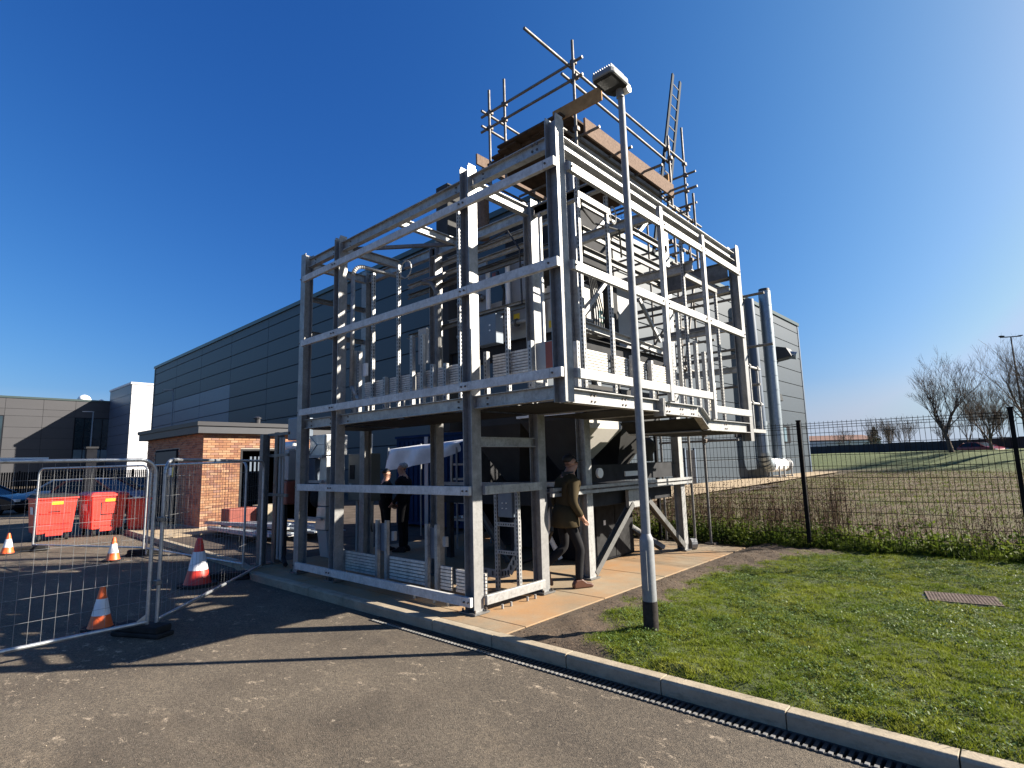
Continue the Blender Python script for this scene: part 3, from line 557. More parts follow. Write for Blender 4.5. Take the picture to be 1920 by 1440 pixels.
MB().box(-17.6, BY-0.05, 1.55, -17.3, BY-0.046, 1.8).build('notice', M['white'], sdr); MB().box(-17.29, BY-0.05, 1.5, -17.12, BY-0.046, 1.8).build('warning_sign', M['yellow'], sdr)
MB().box(-20.5, BY-0.22, BZ+0.02, BX+0.2, 5.9, BZ+0.24).build('fascia_board', M['fascia'], bh)
MB().box(-20.54, BY-0.26, BZ+0.24, BX+0.24, 5.94, BZ+0.36).build('roof', M['fasciat'], bh)
t = tag(MB().lathe([(0.1,0),(0.1,0.16),(0.13,0.17),(0.13,0.2),(0.05,0.24)], (-14.9, 3.35, BZ+0.36), 12).build('roof_cowl', M['fasciat']), 'small black cowl on the brick plant room roof', 'roof cowl')

# ---------------------------------------------------------------- far right: boundary, sheds, trees, mast, car
t = thing('boundary_wall', (-7, 86, 1.5), 'long dark board wall running along the far edge of the field', 'boundary wall')
wl = [(-40, 116), (-23.3, 99.2), (-7.7, 86.3), (3.9, 76.5), (20, 63)]
cnt = 0; mbw = None
for (x0, y0), (x1, y1) in zip(wl, wl[1:]):
    a, b_ = V3((x0,y0,0)), V3((x1,y1,0)); n = int((b_-a).length/2.5)
    for i in range(n):
        p, q = a+(b_-a)*(i/n), a+(b_-a)*((i+1)/n); dd = (q-p).normalized()*0.04; h = 2.8+random.uniform(-0.05, 0.05)
        MB().bar(p+dd+V3((0,0,0.6+h/2)), q-dd+V3((0,0,0.6+h/2)), 0.12, h-0.9).build('board_panel', M['darkwall'], t)
        MB().box(p.x-0.08, p.y-0.08, 0.5, p.x+0.08, p.y+0.08, h+0.22).build('wall_post', M['darkwall'], t)
t = thing('far_shed', (-29, 153, 1.7), 'low pale metal shed seen over the dark boundary wall', 'shed')
MB().prism([(-37,147,1.7), (-22,160,1.7), (-27,166,1.7), (-42,153,1.7)], (0,0,3.0)).build('wall', M['shedroof'], t)
MB().prism([(-37.4,146.7,4.7), (-21.8,160.2,4.7), (-27,166.5,6.1), (-42.4,153,6.1)], (0,0,0.35)).build('roof', M['shedwall'], t)
t = thing('brick_shed', (-38.5, 145, 1.7), 'small dark red shed at the end of the boundary wall', 'shed')
MB().prism([(-40,145,1.7), (-35.6,148.5,1.7), (-38,151,1.7), (-42,148,1.7)], (0,0,3.4)).build('wall', M['shedwall'], t); MB().prism([(-40.2,144.8,5.1), (-35.4,148.4,5.1), (-38,151.3,5.1), (-42.3,148,5.1)], (0,0,0.25)).build('roof', M['darkwall'], t)

def tree(loc, h, spread, seed, label, lean=0.05, levels=6, trunk_h=0.2, r0=None, group='bare trees along the far boundary', upw=0.16, name='bare_tree'):
    rs = random.Random(seed); t = thing(name, loc, label, 'tree', group); r0 = r0 or h*0.022; tr = MB(); cr = MB(); tw_ = MB()
    def grow(p, d, L, r, lv, mbx):
        n = 3 if lv < 3 else 2
        for i in range(n):
            nd = (d+V3((rs.gauss(0,.09),rs.gauss(0,.09),rs.gauss(0,.05)+0.03))).normalized(); q = p+nd*L/n
            r1 = r*(0.86 if lv < 4 else 0.75)
            mbx.tube(p, q, r, 7 if lv < 2 else (5 if lv < 4 else 3), r1, cap=False)
            if lv >= 1 and lv < levels and rs.random() < (0.55 if lv < 4 else 0.30):
                side(q, nd, L*rs.uniform(0.5, 0.8), r1*0.55, lv+1)
            p, d, r = q, nd, r1
        if lv < levels:
            k = rs.choice((2,3)) if lv < 4 else 2
            for i in range(k): side(p, d, L*rs.uniform(0.68, 0.92), r*rs.uniform(0.6, 0.8), lv+1, 0.75)
    def side(p, d, L, r, lv, sp=1.0):
        a = rs.uniform(0, 2*math.pi); o = V3((math.cos(a), math.sin(a), rs.uniform(-0.15, 0.5)))
        nd = (d*1.0+o*spread*sp*rs.uniform(0.5, 1.0)+V3((0,0,upw))).normalized(); grow(p, nd, L, max(r, 0.009), lv, cr if lv < 5 else tw_)
    p = V3(loc); d = V3((lean, 0, 1)).normalized(); L = h*trunk_h; spread *= 1.3
    for i in range(3):
        q = p+d*L/3; tr.tube(p, q, r0*(1.25-0.12*i), 8, r0*(1.13-0.12*i), cap=False); p = q; d = (d+V3((rs.gauss(0,.05), rs.gauss(0,.05), 0))).normalized()
    for i in range(5): side(p, d, h*0.225*rs.uniform(0.85, 1.15), r0*rs.uniform(0.5, 0.75), 1, 0.75)
    tr.build('trunk', M['bark'], t, smooth=True); cr.build('crown', M['bark'], t); tw_.build('twigs', M['bark'], t)
    return t
tree((-2.0, 71.0, 1.4), 9.3, 0.62, 3, 'lone bare tree with a fanned crown rising over the boundary wall', -0.16, 6, 0.22)
tree((4.4, 70.2, 1.3), 11.8, 0.7, 12, 'tall broad bare tree at the right beside the light mast', 0.02, 6, 0.16)
tree((1.2, 73.5, 1.3), 7.2, 0.7, 21, 'bare tree leaning between the lone tree and the mast', -0.1, 6, 0.16)
tree((6.6, 66.0, 1.3), 9.5, 0.7, 33, 'bare tree at the far right edge of the field', -0.08, 6, 0.15)
for i, (x, y, h, s) in enumerate(((-1.0, 79.5, 6.3, 5), (0.6, 78.5, 6.8, 6), (2.2, 77.5, 6.2, 7), (-3.6, 83, 4.6, 9), (-10.5, 93, 5.6, 10))):
    tree((x, y, 1.3), h, 0.5, 40+s, ('thin young bare tree just right of the lone fanned tree', 'thin upright bare sapling near the red car', 'thin bare sapling right of the red car', 'short bare sapling left of the lone fanned tree', 'bushy bare sapling beyond the middle of the boundary wall')[i], 0.0, 5, 0.18, 0.07)
for i, (x, y, h) in enumerate(((-14.5, 104, 5.5), (-12, 101, 5.2), (-9.4, 98, 5.8), (-28, 150, 7.0))):
    tree((x, y, 1.3), h+0.6, 0.85, 70+i, ('rounded bare bush behind the wall right of the conifer', 'second rounded bare bush behind the wall', 'bare bush nearest the lone tree behind the wall', 'bare tree showing over the far pale shed')[i], 0, 5, 0.1, 0.1, 'bare bushes behind the boundary wall', 0.5, 'bare_bush')
t = thing('conifer', (-21.3, 147.9, 1.5), 'dark broad conifer standing over the boundary wall by the pale shed', 'tree')
MB().tube((-21.3,147.9,1.5),(-21.2,147.9,7.2),0.22,8,0.08).build('trunk', M['bark'], t)
vs, fs = [], []
for k in range(3600):
    z = rng.uniform(2.2, 7.6); rad = max(0.15, (7.9-z)*0.55)*math.sqrt(rng.random())*(0.75+0.25*math.sin(z*5))
    a = rng.uniform(0, 6.283); off = 1.0*math.sin(a*2+z) ; p = np.array([-21.3+rad*math.cos(a)*1.1+0.1*off, 147.9+rad*math.sin(a), z-rad*0.18]); s = rng.uniform(0.10, 0.26)
    q = rng.normal(size=(2, 3)); q /= np.linalg.norm(q, axis=1)[:, None]; o = len(vs); vs += [p, p+q[0]*s, p+q[1]*s]; fs.append((o, o+1, o+2))
c_ = raw('crown', np.array(vs)-np.array([-21.3,147.9,1.5]), fs, M['needle']); c_.parent = t
t = thing('light_mast', (4.3, 117.2, 1.0), 'tall thin floodlight mast with a cross head above the right trees', 'light mast')
MB().tube((4.3,117.2,1),(4.3,117.2,20),0.2,10,0.1).build('pole', M['darkmetal'], t, smooth=True); MB().bar((3.0,116.2,19.9),(5.5,118.1,20.0),0.18,0.14).build('cross_arm', M['darkmetal'], t)
for s_ in (-1, 1): MB().bar((4.3+s_*0.9,117.2+s_*0.7,20.05),(4.3+s_*1.35,117.2+s_*1.05,20.1),0.5,0.16).build('floodlight', M['darkmetal'], t)

# cars
def car(name, loc, rotz, paint, label, L=4.4, Wd=1.78, H=1.46, estate=False):
    t = thing(name, loc, label, 'car', 'parked cars'); z0 = loc[2]
    def P(x, y, z): return V3(loc)+V3((x, y, z))
    h = H; rear = -L/2; fr = L/2
    prof = [(rear+0.02,0.35),(rear,0.62),(rear+0.06,0.92),(rear+0.12,0.98),(fr-1.25,0.96),(fr-0.45,0.82),(fr-0.08,0.66),(fr,0.5),(fr-0.02,0.3),(fr-0.25,0.22),(rear+0.25,0.22)]
    mb = MB(); n = len(prof)
    ring = []
    for s, k in ((-1, 0.94), (-1, 1.0), (1, 1.0), (1, 0.94)):
        pass
    lay = [(-Wd/2, 0.97), (-Wd/2*0.93, 1.0), (Wd/2*0.93, 1.0), (Wd/2, 0.97)]
    vs = [P(x*(k if abs(yy) > Wd/2*0.95 else 1), yy, (zz if abs(yy) < Wd/2*0.95 else 0.22+(zz-0.22)*0.93)) for yy, k in lay for x, zz in prof]
    fs = [(j*n+i, j*n+(i+1)%n, (j+1)*n+(i+1)%n, (j+1)*n+i) for j in range(3) for i in range(n)]+[tuple(range(n-1,-1,-1)), tuple(range(3*n, 4*n))]
    mb.add(vs, fs); body = mb.build('body', paint, t, bevel=0.05, smooth=True, auto=True)
    cab = [(rear+(0.15 if estate else 0.22),0.97),(rear+(0.42 if estate else 0.75),h-0.06),(rear+1.1,h),(fr-2.15,h-0.02),(fr-1.2,0.95)]
    gl = MB(); tw = Wd/2*0.76; bw = Wd/2*0.94
    def cy(zz): return bw+(tw-bw)*(zz-0.95)/(h-0.95)
    vs = [P(x, s*cy(zz), zz) for s in (-1, 1) for x, zz in cab]; k = len(cab)
    gl.add(vs, [tuple(range(k)), tuple(range(2*k-1, k-1, -1))]+[(i, k+i, k+i+1, i+1) for i in range(k-1)])
    gl.build('windows', M['carglass'], t)
    rf = MB(); rc = [cab[1], cab[2], cab[3]]
    rf.add([P(x, s*(cy(zz)+0.012), zz+0.02) for s in (-1, 1) for x, zz in rc]+[P(x, s*(cy(zz)+0.02), zz-0.05) for s in (-1, 1) for x, zz in rc], [(0,1,4,3),(1,2,5,4),(0,6,7,1),(1,7,8,2),(3,4,10,9),(4,5,11,10),(0,3,9,6),(2,8,11,5)])
    rf.build('roof', paint, t)
    for s in (-1, 1):
        for (xa, za), (xb, zb) in ((cab[0], cab[1]), (cab[3], cab[4])): MB().bar(P(xa, s*(cy(za)+0.005), za), P(xb, s*(cy(zb)+0.005), zb), 0.05, 0.09).build('pillar', paint, t)
        xm = rear+1.75; MB().bar(P(xm, s*(cy(0.95)+0.008), 0.95), P(xm-0.02, s*(cy(h-0.05)+0.008), h-0.05), 0.03, 0.1).build('pillar', paint, t)
    for sx in (rear+0.78, fr-0.85):
        for s in (-1, 1):
            ty = MB().tube(P(sx, s*(Wd/2-0.2), 0.31), P(sx, s*(Wd/2+0.005), 0.31), 0.315, 18).build('tyre', M['black'], t)
            MB().tube(P(sx, s*(Wd/2-0.05), 0.31), P(sx, s*(Wd/2+0.012), 0.31), 0.2, 10).build('rim', M['alloy'], ty)
    for s in (-1, 1):
        MB().box(*(P(rear-0.015, s*Wd*0.38-0.16, 0.68)), *(P(rear+0.12, s*Wd*0.38+0.16, 0.9))).build('tail_light', M['taillight'], t)
        MB().box(*(P(fr-0.3, s*Wd*0.38-0.15, 0.58)), *(P(fr-0.02, s*Wd*0.38+0.15, 0.7))).build('headlight', M['headlight'], t)
        MB().ball(P(fr-1.45, s*(Wd/2+0.06), 0.98), 0.1, 8, 5, (0.8, 1, 0.7)).build('wing_mirror', paint, t)
    MB().box(*P(rear-0.02, -0.26, 0.42), *P(rear+0.02, 0.26, 0.53)).build('number_plate', M['yellow'], t)
    t.rotation_euler = (0, 0, rotz); return t
car('parked_car', (-34.8, 2.0, -0.12), math.radians(218), M['carsilver'], 'silver estate car parked behind the red bins', 4.6, 1.8, 1.52, True)
car('parked_car', (-29.2, 2.5, -0.12), math.radians(38), M['carred'], 'dark red car parked behind the second red bin', 4.4, 1.78, 1.5)
car('parked_car', (-33.0, -1.6, -0.12), math.radians(48), M['carblack'], 'black car parked at the left edge behind the mesh panel', 4.4, 1.78, 1.45)
car('parked_car', (-40.5, 6.6, -0.12), math.radians(30), M['carblue'], 'dark saloon car parked furthest right in the car park', 4.3, 1.76, 1.45)
car('parked_car', (-40.5, -3.0, -0.12), math.radians(40), M['carblue'], 'dark saloon car parked furthest left behind the nearest black car', 4.3, 1.76, 1.45)
car('passing_car', (0.3, 76.0, 1.12), math.radians(-40), M['brightred'], 'dark red car on the far road beside the boundary wall', 4.4, 1.78, 1.42)
# ---------------------------------------------------------------- the galvanised steel frame
sf = thing('steel_gantry', (-2.8, 0.7, 0), 'two level galvanised steel frame with open rails, overhanging the concrete slab', 'steel frame')
G = M['galv']; GD = M['galvd']
def I(name, p0, p1, h=0.152, b=0.152, up=(0,0,1), mat=None, par=None, tf=0.010, tw=0.007): return MB().isec(p0, p1, h, b, tf, tw, up).build(name, mat or G, par or sf)
def B(name, x0, y0, z0, x1, y1, z1, mat=None, par=None, bevel=0.0): return MB().box(x0,y0,z0,x1,y1,z1).build(name, mat or G, par or sf, bevel=bevel)
XU = (1,0,0); YU = (0,1,0)
def baseplate(x, y, par):
    p = B('base_plate', x-0.13, y-0.12, 0.003, x+0.13, y+0.12, 0.022, GD, par); mb = MB()
    for sx in (-1, 1):
        for sy in (-1, 1): mb.tube((x+sx*0.1,y+sy*0.09,0.022),(x+sx*0.1,y+sy*0.09,0.055),0.012,6)
    return mb.build('anchor_bolt', M['coupler'], p) and p
def plate_bolts(mb, c, n, u, w, nx_, nz_, sp=0.06, r=0.011):
    n, u, w = V3(n), V3(u), V3(w)
    for i in range(nx_):
        for j in range(nz_):
            p = V3(c)+u*(i-(nx_-1)/2)*sp+w*(j-(nz_-1)/2)*sp; mb.tube(p, p+n*0.012, r, 6)
    return mb
# columns of the front bay and their inner partners
for (x, y, z0, z1, u) in ((-1.465,0.076,0.02,5.42,XU), (-4.465,0.076,0.02,5.37,XU), (-5.565,0.076,0.02,5.40,YU), (-0.076,0.076,2.30,5.46,XU), (-0.076,5.33,1.95,5.42,XU),
                          (-1.465,1.30,0.02,5.40,XU), (-3.55,1.30,0.02,5.38,XU), (-5.565,1.30,0.02,5.38,YU)):
    c = I('column', (x,y,z0), (x,y,z1), up=u, mat=M['column'])
    if z0 < 0.1: baseplate(x, y, sf)
# cleats at column heads (bright plates)
for x, y, z in ((-1.465,0.076,5.42),(-4.465,0.076,5.37),(-0.076,0.076,5.46),(-0.076,5.33,5.42)):
    B('cap_plate', x-0.08, y-0.06, z, x-0.066, y+0.06, z+0.035); B('cap_plate', x+0.062, y-0.06, z, x+0.076, y+0.06, z+0.035)
# beams along x
for y in (0.09, 1.30):
    for x0, x1 in ((-5.49,-4.545),(-4.385,-1.545),(-1.385,-0.155 if y < 1 else -0.16)):
        for z in (5.225, 2.415):
            I('beam', (x0,y,z), (x1,y,z), 0.152, 0.09)
mb = MB(); plate_bolts(mb, (-0.33,0.043,5.225), (0,-1,0), (1,0,0), (0,0,1), 2, 2, 0.07, 0.016).build('splice_bolt', M['coupler'], sf)
# beams along y (cross beams)
for x in (-5.565, -4.465, -1.465):
    for z in (5.225, 2.415): I('cross_beam', (x,0.155,z-0.001), (x,1.22,z-0.001), 0.14, 0.09)
for z in (4.0, 4.62): I('cross_beam', (-5.565,0.155,z), (-5.565,1.22,z), 0.08, 0.06, mat=GD)
I('cross_beam', (-3.0,0.14,5.225), (-3.0,1.25,5.225), 0.12, 0.08); I('cross_beam', (-3.0,0.14,2.415), (-3.0,1.25,2.415), 0.13, 0.08)
I('cross_beam', (-1.465,0.155,1.95), (-1.465,1.22,1.95), 0.12, 0.08)
# right face beams along y
I('edge_beam', (-0.085,0.155,5.225), (-0.085,5.25,5.225), 0.152, 0.12)
I('edge_beam', (-0.085,0.155,2.375), (-0.085,2.08,2.375), 0.155, 0.12)
I('edge_beam', (-0.055,2.14,2.352), (-0.055,3.30,2.352), 0.165, 0.12)
I('edge_beam', (-0.055,3.31,2.352), (-0.055,3.58,2.172), 0.16, 0.12)
I('edge_beam', (-0.055,3.59,2.172), (-0.055,5.25,2.172), 0.165, 0.12)
B('end_plate', -0.13, 2.085, 2.24, 0.02, 2.10, 2.47); B('end_plate', -0.13, 2.12, 2.24, 0.02, 2.135, 2.47)
mb = MB()
for y, z in ((0.62,2.375),(1.28,2.375),(2.35,2.35),(2.75,2.33),(3.1,2.35),(4.3,2.17)): plate_bolts(mb, (-0.08 if y < 2 else -0.05,y,z), (1,0,0), (0,1,0), (0,0,1), 2, 2, 0.07, 0.012)
tag(mb.build('beam_bolt', M['coupler'], sf), kind='stuff')
for y, z, h in ((1.30,5.225,0.14),(2.36,5.1,0.14),(3.7,4.7,0.14),(5.2,5.0,0.30),(5.2,4.65,0.12),(1.30,2.38,0.13),(2.36,2.36,0.14),(3.58,2.15,0.14),(5.2,2.15,0.14),(5.25,3.95,0.1),(5.25,3.2,0.1)):
    I('cross_beam', (-1.385,y,z), (-0.15,y,z), h, 0.09, mat=GD if h > 0.2 else G)
for z in (4.88, 4.62, 4.05, 3.45): MB().csec((-3.3,5.3,z), (-0.16,5.3,z), 0.07, 0.04).build('purlin', GD, sf)
# roof plane bracing and decks
MB().bar((-4.3,0.2,5.19), (-3.0,1.22,5.19), 0.06, 0.05).build('brace', GD, sf)
dk = [(-5.45,-4.56),(-4.37,-3.1),(-2.92,-1.56),(-1.37,-0.16)]
for x0, x1 in dk: B('deck_plate', x0, 0.16, 2.495, x1, 1.22, 2.505, M['grating'])
for y0, y1 in ((1.36,2.28),(2.44,3.3)): B('deck_plate', -1.37, y0, 2.45, -0.15, y1, 2.46, M['grating'])
B('deck_plate', -1.37, 3.62, 2.262, -0.12, 5.12, 2.272, M['grating'])
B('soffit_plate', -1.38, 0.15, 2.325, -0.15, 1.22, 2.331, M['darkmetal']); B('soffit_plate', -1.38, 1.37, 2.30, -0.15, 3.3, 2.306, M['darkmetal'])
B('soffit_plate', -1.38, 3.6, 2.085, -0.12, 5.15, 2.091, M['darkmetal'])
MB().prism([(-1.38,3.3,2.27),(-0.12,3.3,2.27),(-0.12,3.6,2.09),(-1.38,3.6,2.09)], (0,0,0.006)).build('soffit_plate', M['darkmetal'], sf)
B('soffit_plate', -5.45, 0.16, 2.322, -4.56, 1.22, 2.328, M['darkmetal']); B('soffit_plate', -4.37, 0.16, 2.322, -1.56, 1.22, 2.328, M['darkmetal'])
# rails, left face
def rail(x0, x1, z, y=-0.052, h=0.105):
    cuts = [x0]+[c for c in (-4.54,-4.39,-1.54,-1.39,-0.155) if x0+0.05 < c < x1-0.05]+[x1]
    for a, b_ in zip(cuts, cuts[1:]): B('rail', a+0.002, y, z-h, b_-0.002, y+0.05, z, M['rail'], bevel=0.004)
for z in (4.967, 3.836, 2.656): rail(-5.49, -0.005, z)
for z in (1.43, 0.19): rail(-5.49, -1.40, z)
# rails, right face
def rrail(y0, y1, z, x=0.003, h=0.105): B('rail', x, y0, z-h, x+0.05, y1, z, bevel=0.004)
for z in (4.967, 3.836):
    for y0, y1 in ((0.155,2.25),(2.335,3.64),(3.73,5.25)): rrail(y0, y1, z)
rrail(0.155,2.25,2.656); rrail(2.335,3.64,2.656); rrail(3.73,5.25,2.465)
for z in (1.43, 0.19): B('rail', -1.386, 0.155, z-0.105, -1.336, 1.22, z, bevel=0.004)
for y, z0 in ((2.293,2.44),(3.686,2.26)): B('mullion', 0.0, y-0.04, z0, 0.06, y+0.04, 5.15, bevel=0.004)
mb = MB()
for x in (-5.53, -4.50, -4.43, -1.50, -1.43, -0.12):
    for z in (4.915, 3.784, 2.604): mb.tube((x,-0.052,z),(x,-0.068,z),0.012,6)
for x in (-5.53, -4.50, -4.43, -1.50, -1.43):
    for z in (1.378, 0.138): mb.tube((x,-0.052,z),(x,-0.068,z),0.012,6)
for y in (0.2, 2.2, 2.38, 3.6, 3.77, 5.2):
    for z in (4.915, 3.784): mb.tube((0.053,y,z),(0.067,y,z),0.012,6)
for x in (-5.3, -4.7, -4.2, -1.7, -1.2):
    for z in (5.19, 5.26, 2.38, 2.45): mb.tube((x,0.086,z),(x,0.072,z),0.013,6)
tag(mb.build('frame_bolt', M['coupler'], sf), kind='stuff')
for p in (((-4.3,0.34,2.72),(-3.6,0.32,2.66),(-2.8,0.33,2.70),(-2.0,0.32,2.64),(-1.5,0.3,2.7)), ((-2.9,1.3,5.15),(-2.4,1.26,5.02),(-1.9,1.28,5.1),(-1.6,1.2,4.7),(-1.58,1.2,3.9)), ((-0.36,0.9,4.86),(-0.4,1.3,4.74),(-0.38,1.9,4.82),(-0.6,2.3,4.6))): MB().path(p, 0.013, 6).build('loose_cable', M['cable'], sf)
for x in (-2.6, -2.2, -1.95): MB().tube((x,0.1,0.0),(x,0.1,0.07),0.02,8).build('levelling_foot', G, sf)
mb = MB()
for y in (0.4, 0.55, 0.85, 1.0): mb.tube((-1.33,y,0.0),(-1.33,y,0.05),0.015,6)
tag(mb.build('foot_bolt', G, sf), kind='stuff')
# perforated struts (each a channel with a row of slots)
def strut(x, y, z0, z1, face, w=0.045, name='strut'):
    o = B(name, x-w/2, y-w/2, z0, x+w/2, y+w/2, z1); mb = MB(); z = z0+0.03
    while z < z1-0.04:
        if 'y' in face: mb.box(x-0.007, y-w/2-0.0015, z, x+0.007, y-w/2, z+0.028)
        if 'x' in face: mb.box(x+w/2, y-0.007, z, x+w/2+0.0015, y+0.007, z+0.028)
        z += 0.05
    tag(mb.build('slot', M['joint'], o), kind='stuff'); return o
for x, z0, z1 in ((-3.87,2.52,4.70),(-3.22,2.52,4.66),(-1.89,2.52,5.06),(-1.05,2.52,3.55)): strut(x, 0.30, z0, z1, 'yx')
for x, z1 in ((-4.37,3.53),(-4.21,3.5),(-3.52,3.0),(-2.87,3.52),(-2.64,3.5),(-2.42,3.04),(-1.40,3.06),(-0.68,3.08),(-2.16,3.02)): strut(x, 0.285, 2.52, z1, 'y', 0.055, 'post')
for y, z0, z1 in ((0.80,2.5,5.15),(1.45,2.5,5.13),(3.66,2.5,5.15),(4.92,2.28,4.70)): strut(-0.30, y, z0, z1, 'xy')
for y, z1 in ((0.63,3.06),(1.88,3.05),(2.38,3.04),(3.03,3.4),(3.33,3.9),(3.9,3.54),(4.2,3.4),(4.45,3.0)): strut(-0.285, y, 2.48 if y < 3.5 else 2.28, z1, 'x', 0.055, 'post')
# cable trays on edge
def tray(x0, x1, z0, z1, n=8, y=0.36, name='cable_tray'):
    o = B(name, x0, y, z0, x1, y+0.012, z1, GD); h = (z1-z0)/n
    for i in range(n):
        x = x0
        while x < x1-0.02:
            e = min(x1, x+random.uniform(0.25, 0.5)); B('tray_slat', x+0.003, y-0.02, z0+h*i+h*0.14, e-0.003, y, z0+h*(i+1)-h*0.14, M['slat'], o); x = e
    return o
def rtray(y0, y1, z0, z1, n=8, x=-0.36):
    o = B('cable_tray', x-0.012, y0, z0, x, y1, z1, GD); h = (z1-z0)/n
    for i in range(n):
        y = y0
        while y < y1-0.02:
            e = min(y1, y+random.uniform(0.2, 0.45)); B('tray_slat', x, y+0.003, z0+h*i+h*0.14, x+0.02, e-0.003, z0+h*(i+1)-h*0.14, M['slat'], o); y = e
    return o
for x0, x1, z1 in ((-4.15,-3.55,2.99),(-3.49,-2.90,2.99),(-2.84,-2.45,2.99),(-2.39,-1.60,3.0),(-1.35,-0.71,3.02)): tray(x0, x1, 2.74, z1)
for y0, y1 in ((0.83,1.40),(1.48,1.86),(1.91,2.35),(2.42,3.0),(3.06,3.3)): rtray(y0, y1, 2.75, 3.02)
rtray(4.3, 4.75, 2.45, 2.95)
B('end_cover', -0.65, 0.33, 2.74, -0.36, 0.37, 3.05, M['lgrey']); B('end_cover', -0.5, 0.325, 2.74, -0.36, 0.329, 3.04, M['redpaint'])
for x0, x1, z1 in ((-4.74,-3.86,0.38),(-3.56,-2.72,0.40),(-2.44,-2.22,0.38),(-2.14,-1.6,0.37)): tray(x0, x1, 0.08, z1, 7, 0.42)
for x, z1 in ((-4.76,0.39),(-3.83,0.90),(-3.60,0.90),(-2.68,0.90),(-2.48,0.90)): B('tray_post', x-0.028, 0.36, 0.0, x+0.028, 0.41, z1)
for x in (-3.72, -2.58): B('bracket_plate', x-0.08, 0.415, 0.45, x+0.08, 0.43, 0.85, M['jbox'])
for x in (-3.48, -2.36): B('bracket_box', x-0.03, 0.40, 0.62, x+0.03, 0.45, 0.75, M['lgrey'])
# cable ladder with junction box beside the front column
for x in (-1.95, -1.57): strut(x, 0.98, 0.03, 1.33, 'yx', 0.05, 'ladder_post')
for z in (0.50, 0.86):
    o = B('ladder_rung', -1.925, 0.955, z, -1.595, 0.99, z+0.05); mb = MB()
    for i in range(7): mb.box(-1.9+i*0.043, 0.9535, z+0.015, -1.88+i*0.043, 0.955, z+0.035)
    tag(mb.build('slot', M['joint'], o), kind='stuff')
jb = B('junction_box', -1.88, 0.93, 0.98, -1.63, 1.02, 1.32, M['jbox'], bevel=0.006)
mb = MB(); plate_bolts(mb, (-1.755,0.93,1.13), (0,-1,0), (1,0,0), (0,0,1), 2, 2, 0.07, 0.008).build('fixing', M['white'], jb)
mb = MB(); pts = [(-2.35,1.02,0.22),(-1.95,1.02,0.22),(-1.80,1.03,0.26),(-1.66,1.03,0.46),(-1.63,1.03,0.60),(-1.63,1.03,0.95)]
for a, b_ in zip(pts, pts[1:]): mb.bar(a, b_, 0.02, 0.14, (0,1,0) if abs(a[0]-b_[0]) < 0.05 else (0,0,1))
mb = MB()
for a, b_ in zip(pts, pts[1:]):
    a, b_ = V3(a), V3(b_); n = V3((-(b_-a).z, 0, (b_-a).x)).normalized()*0.055; mb.prism([a-n, b_-n, b_+n, a+n], (0,0.015,0))
mb.build('curved_tray', G, sf)
mb = MB()
for k in range(16):
    t_ = k/15*(len(pts)-1); i = min(len(pts)-2, int(t_)); p = V3(pts[i]).lerp(V3(pts[i+1]), t_-i); mb.box(p.x-0.012, 1.0175, p.z-0.03, p.x+0.012, 1.0195, p.z+0.03)
tag(mb.build('tray_slot', M['joint'], sf), kind='stuff')
# bent conduit by the second column, loop and elbow tray
def arc(c, r, a0, a1, ax, n=8):
    out = []
    for i in range(n+1):
        a = a0+(a1-a0)*i/n; out.append(V3(c)+V3(ax[0])*r*math.cos(a)+V3(ax[1])*r*math.sin(a))
    return out
MB().path([(-4.33,0.22,2.95),(-4.33,0.22,4.75)]+arc((-4.33,0.42,4.75), 0.2, math.pi, math.pi/2, ((0,1,0),(0,0,1)))+[(-4.33,1.2,4.95)], 0.033, 10).build('bent_conduit', G, sf, smooth=True)
MB().path([(-4.33,0.22,2.95),(-4.2,0.22,2.78),(-4.15,0.25,2.70)], 0.03, 8).build('conduit_tail', G, sf, smooth=True)
MB().path([(-3.2,1.2,4.72)]+arc((-3.75,1.2,4.35), 0.37, math.pi/2, 0, ((1,0,0),(0,0,1)))+[(-3.38,1.2,2.6)], 0.05, 8).build('elbow_tray', GD, sf)
MB().path(arc((-3.05,0.3,4.55), 0.13, 0, 2*math.pi, ((1,0,0),(0,0,1)), 16), 0.010, 6).build('cable_coil', G, sf)
MB().path(arc((-0.3,1.62,4.92), 0.12, 0, 2*math.pi, ((0,0.6,0),(0,0,1)), 16), 0.010, 6).build('cable_coil', G, sf)
B('trunking', -0.33, 0.78, 4.88, -0.27, 1.5, 4.97, GD); B('trunking', -0.33, 3.66, 4.55, -0.27, 4.95, 4.66, GD)
B('junction_box', -0.40, 3.0, 3.05, -0.32, 3.28, 3.42, M['lgrey'], bevel=0.006); B('junction_box', -4.2, 0.33, 3.1, -4.1, 0.37, 3.3, M['white']); B('junction_box', -2.8, 0.33, 3.1, -2.62, 0.38, 3.6, M['lgrey'])
for x in (-4.0, -3.45, -3.1, -2.75): B('hanger', x-0.012, 0.30, 2.5, x+0.012, 0.32, 2.74)
# inner row: thin horizontals, panel box
for z, h, mt in ((5.0,0.07,G),(4.82,0.07,G),(4.64,0.08,GD),(3.92,0.07,GD)): MB().csec((-1.55,1.38,z), (-4.38,1.38,z), h, 0.05).build('purlin', mt, sf)
eb = B('electrical_enclosure', -2.52, 1.18, 3.42, -2.08, 1.34, 3.86, M['jbox'], bevel=0.008); mb = MB()
for z in (3.62, 3.7): mb.tube((-2.2,1.18,z),(-2.2,1.172,z),0.014,8)
mb.build('indicator', M['white'], eb)
B('inner_post', -1.29, 1.25, 2.5, -1.25, 1.29, 5.15); B('inner_post', -2.95, 1.24, 2.5, -2.9, 1.3, 5.1, GD)

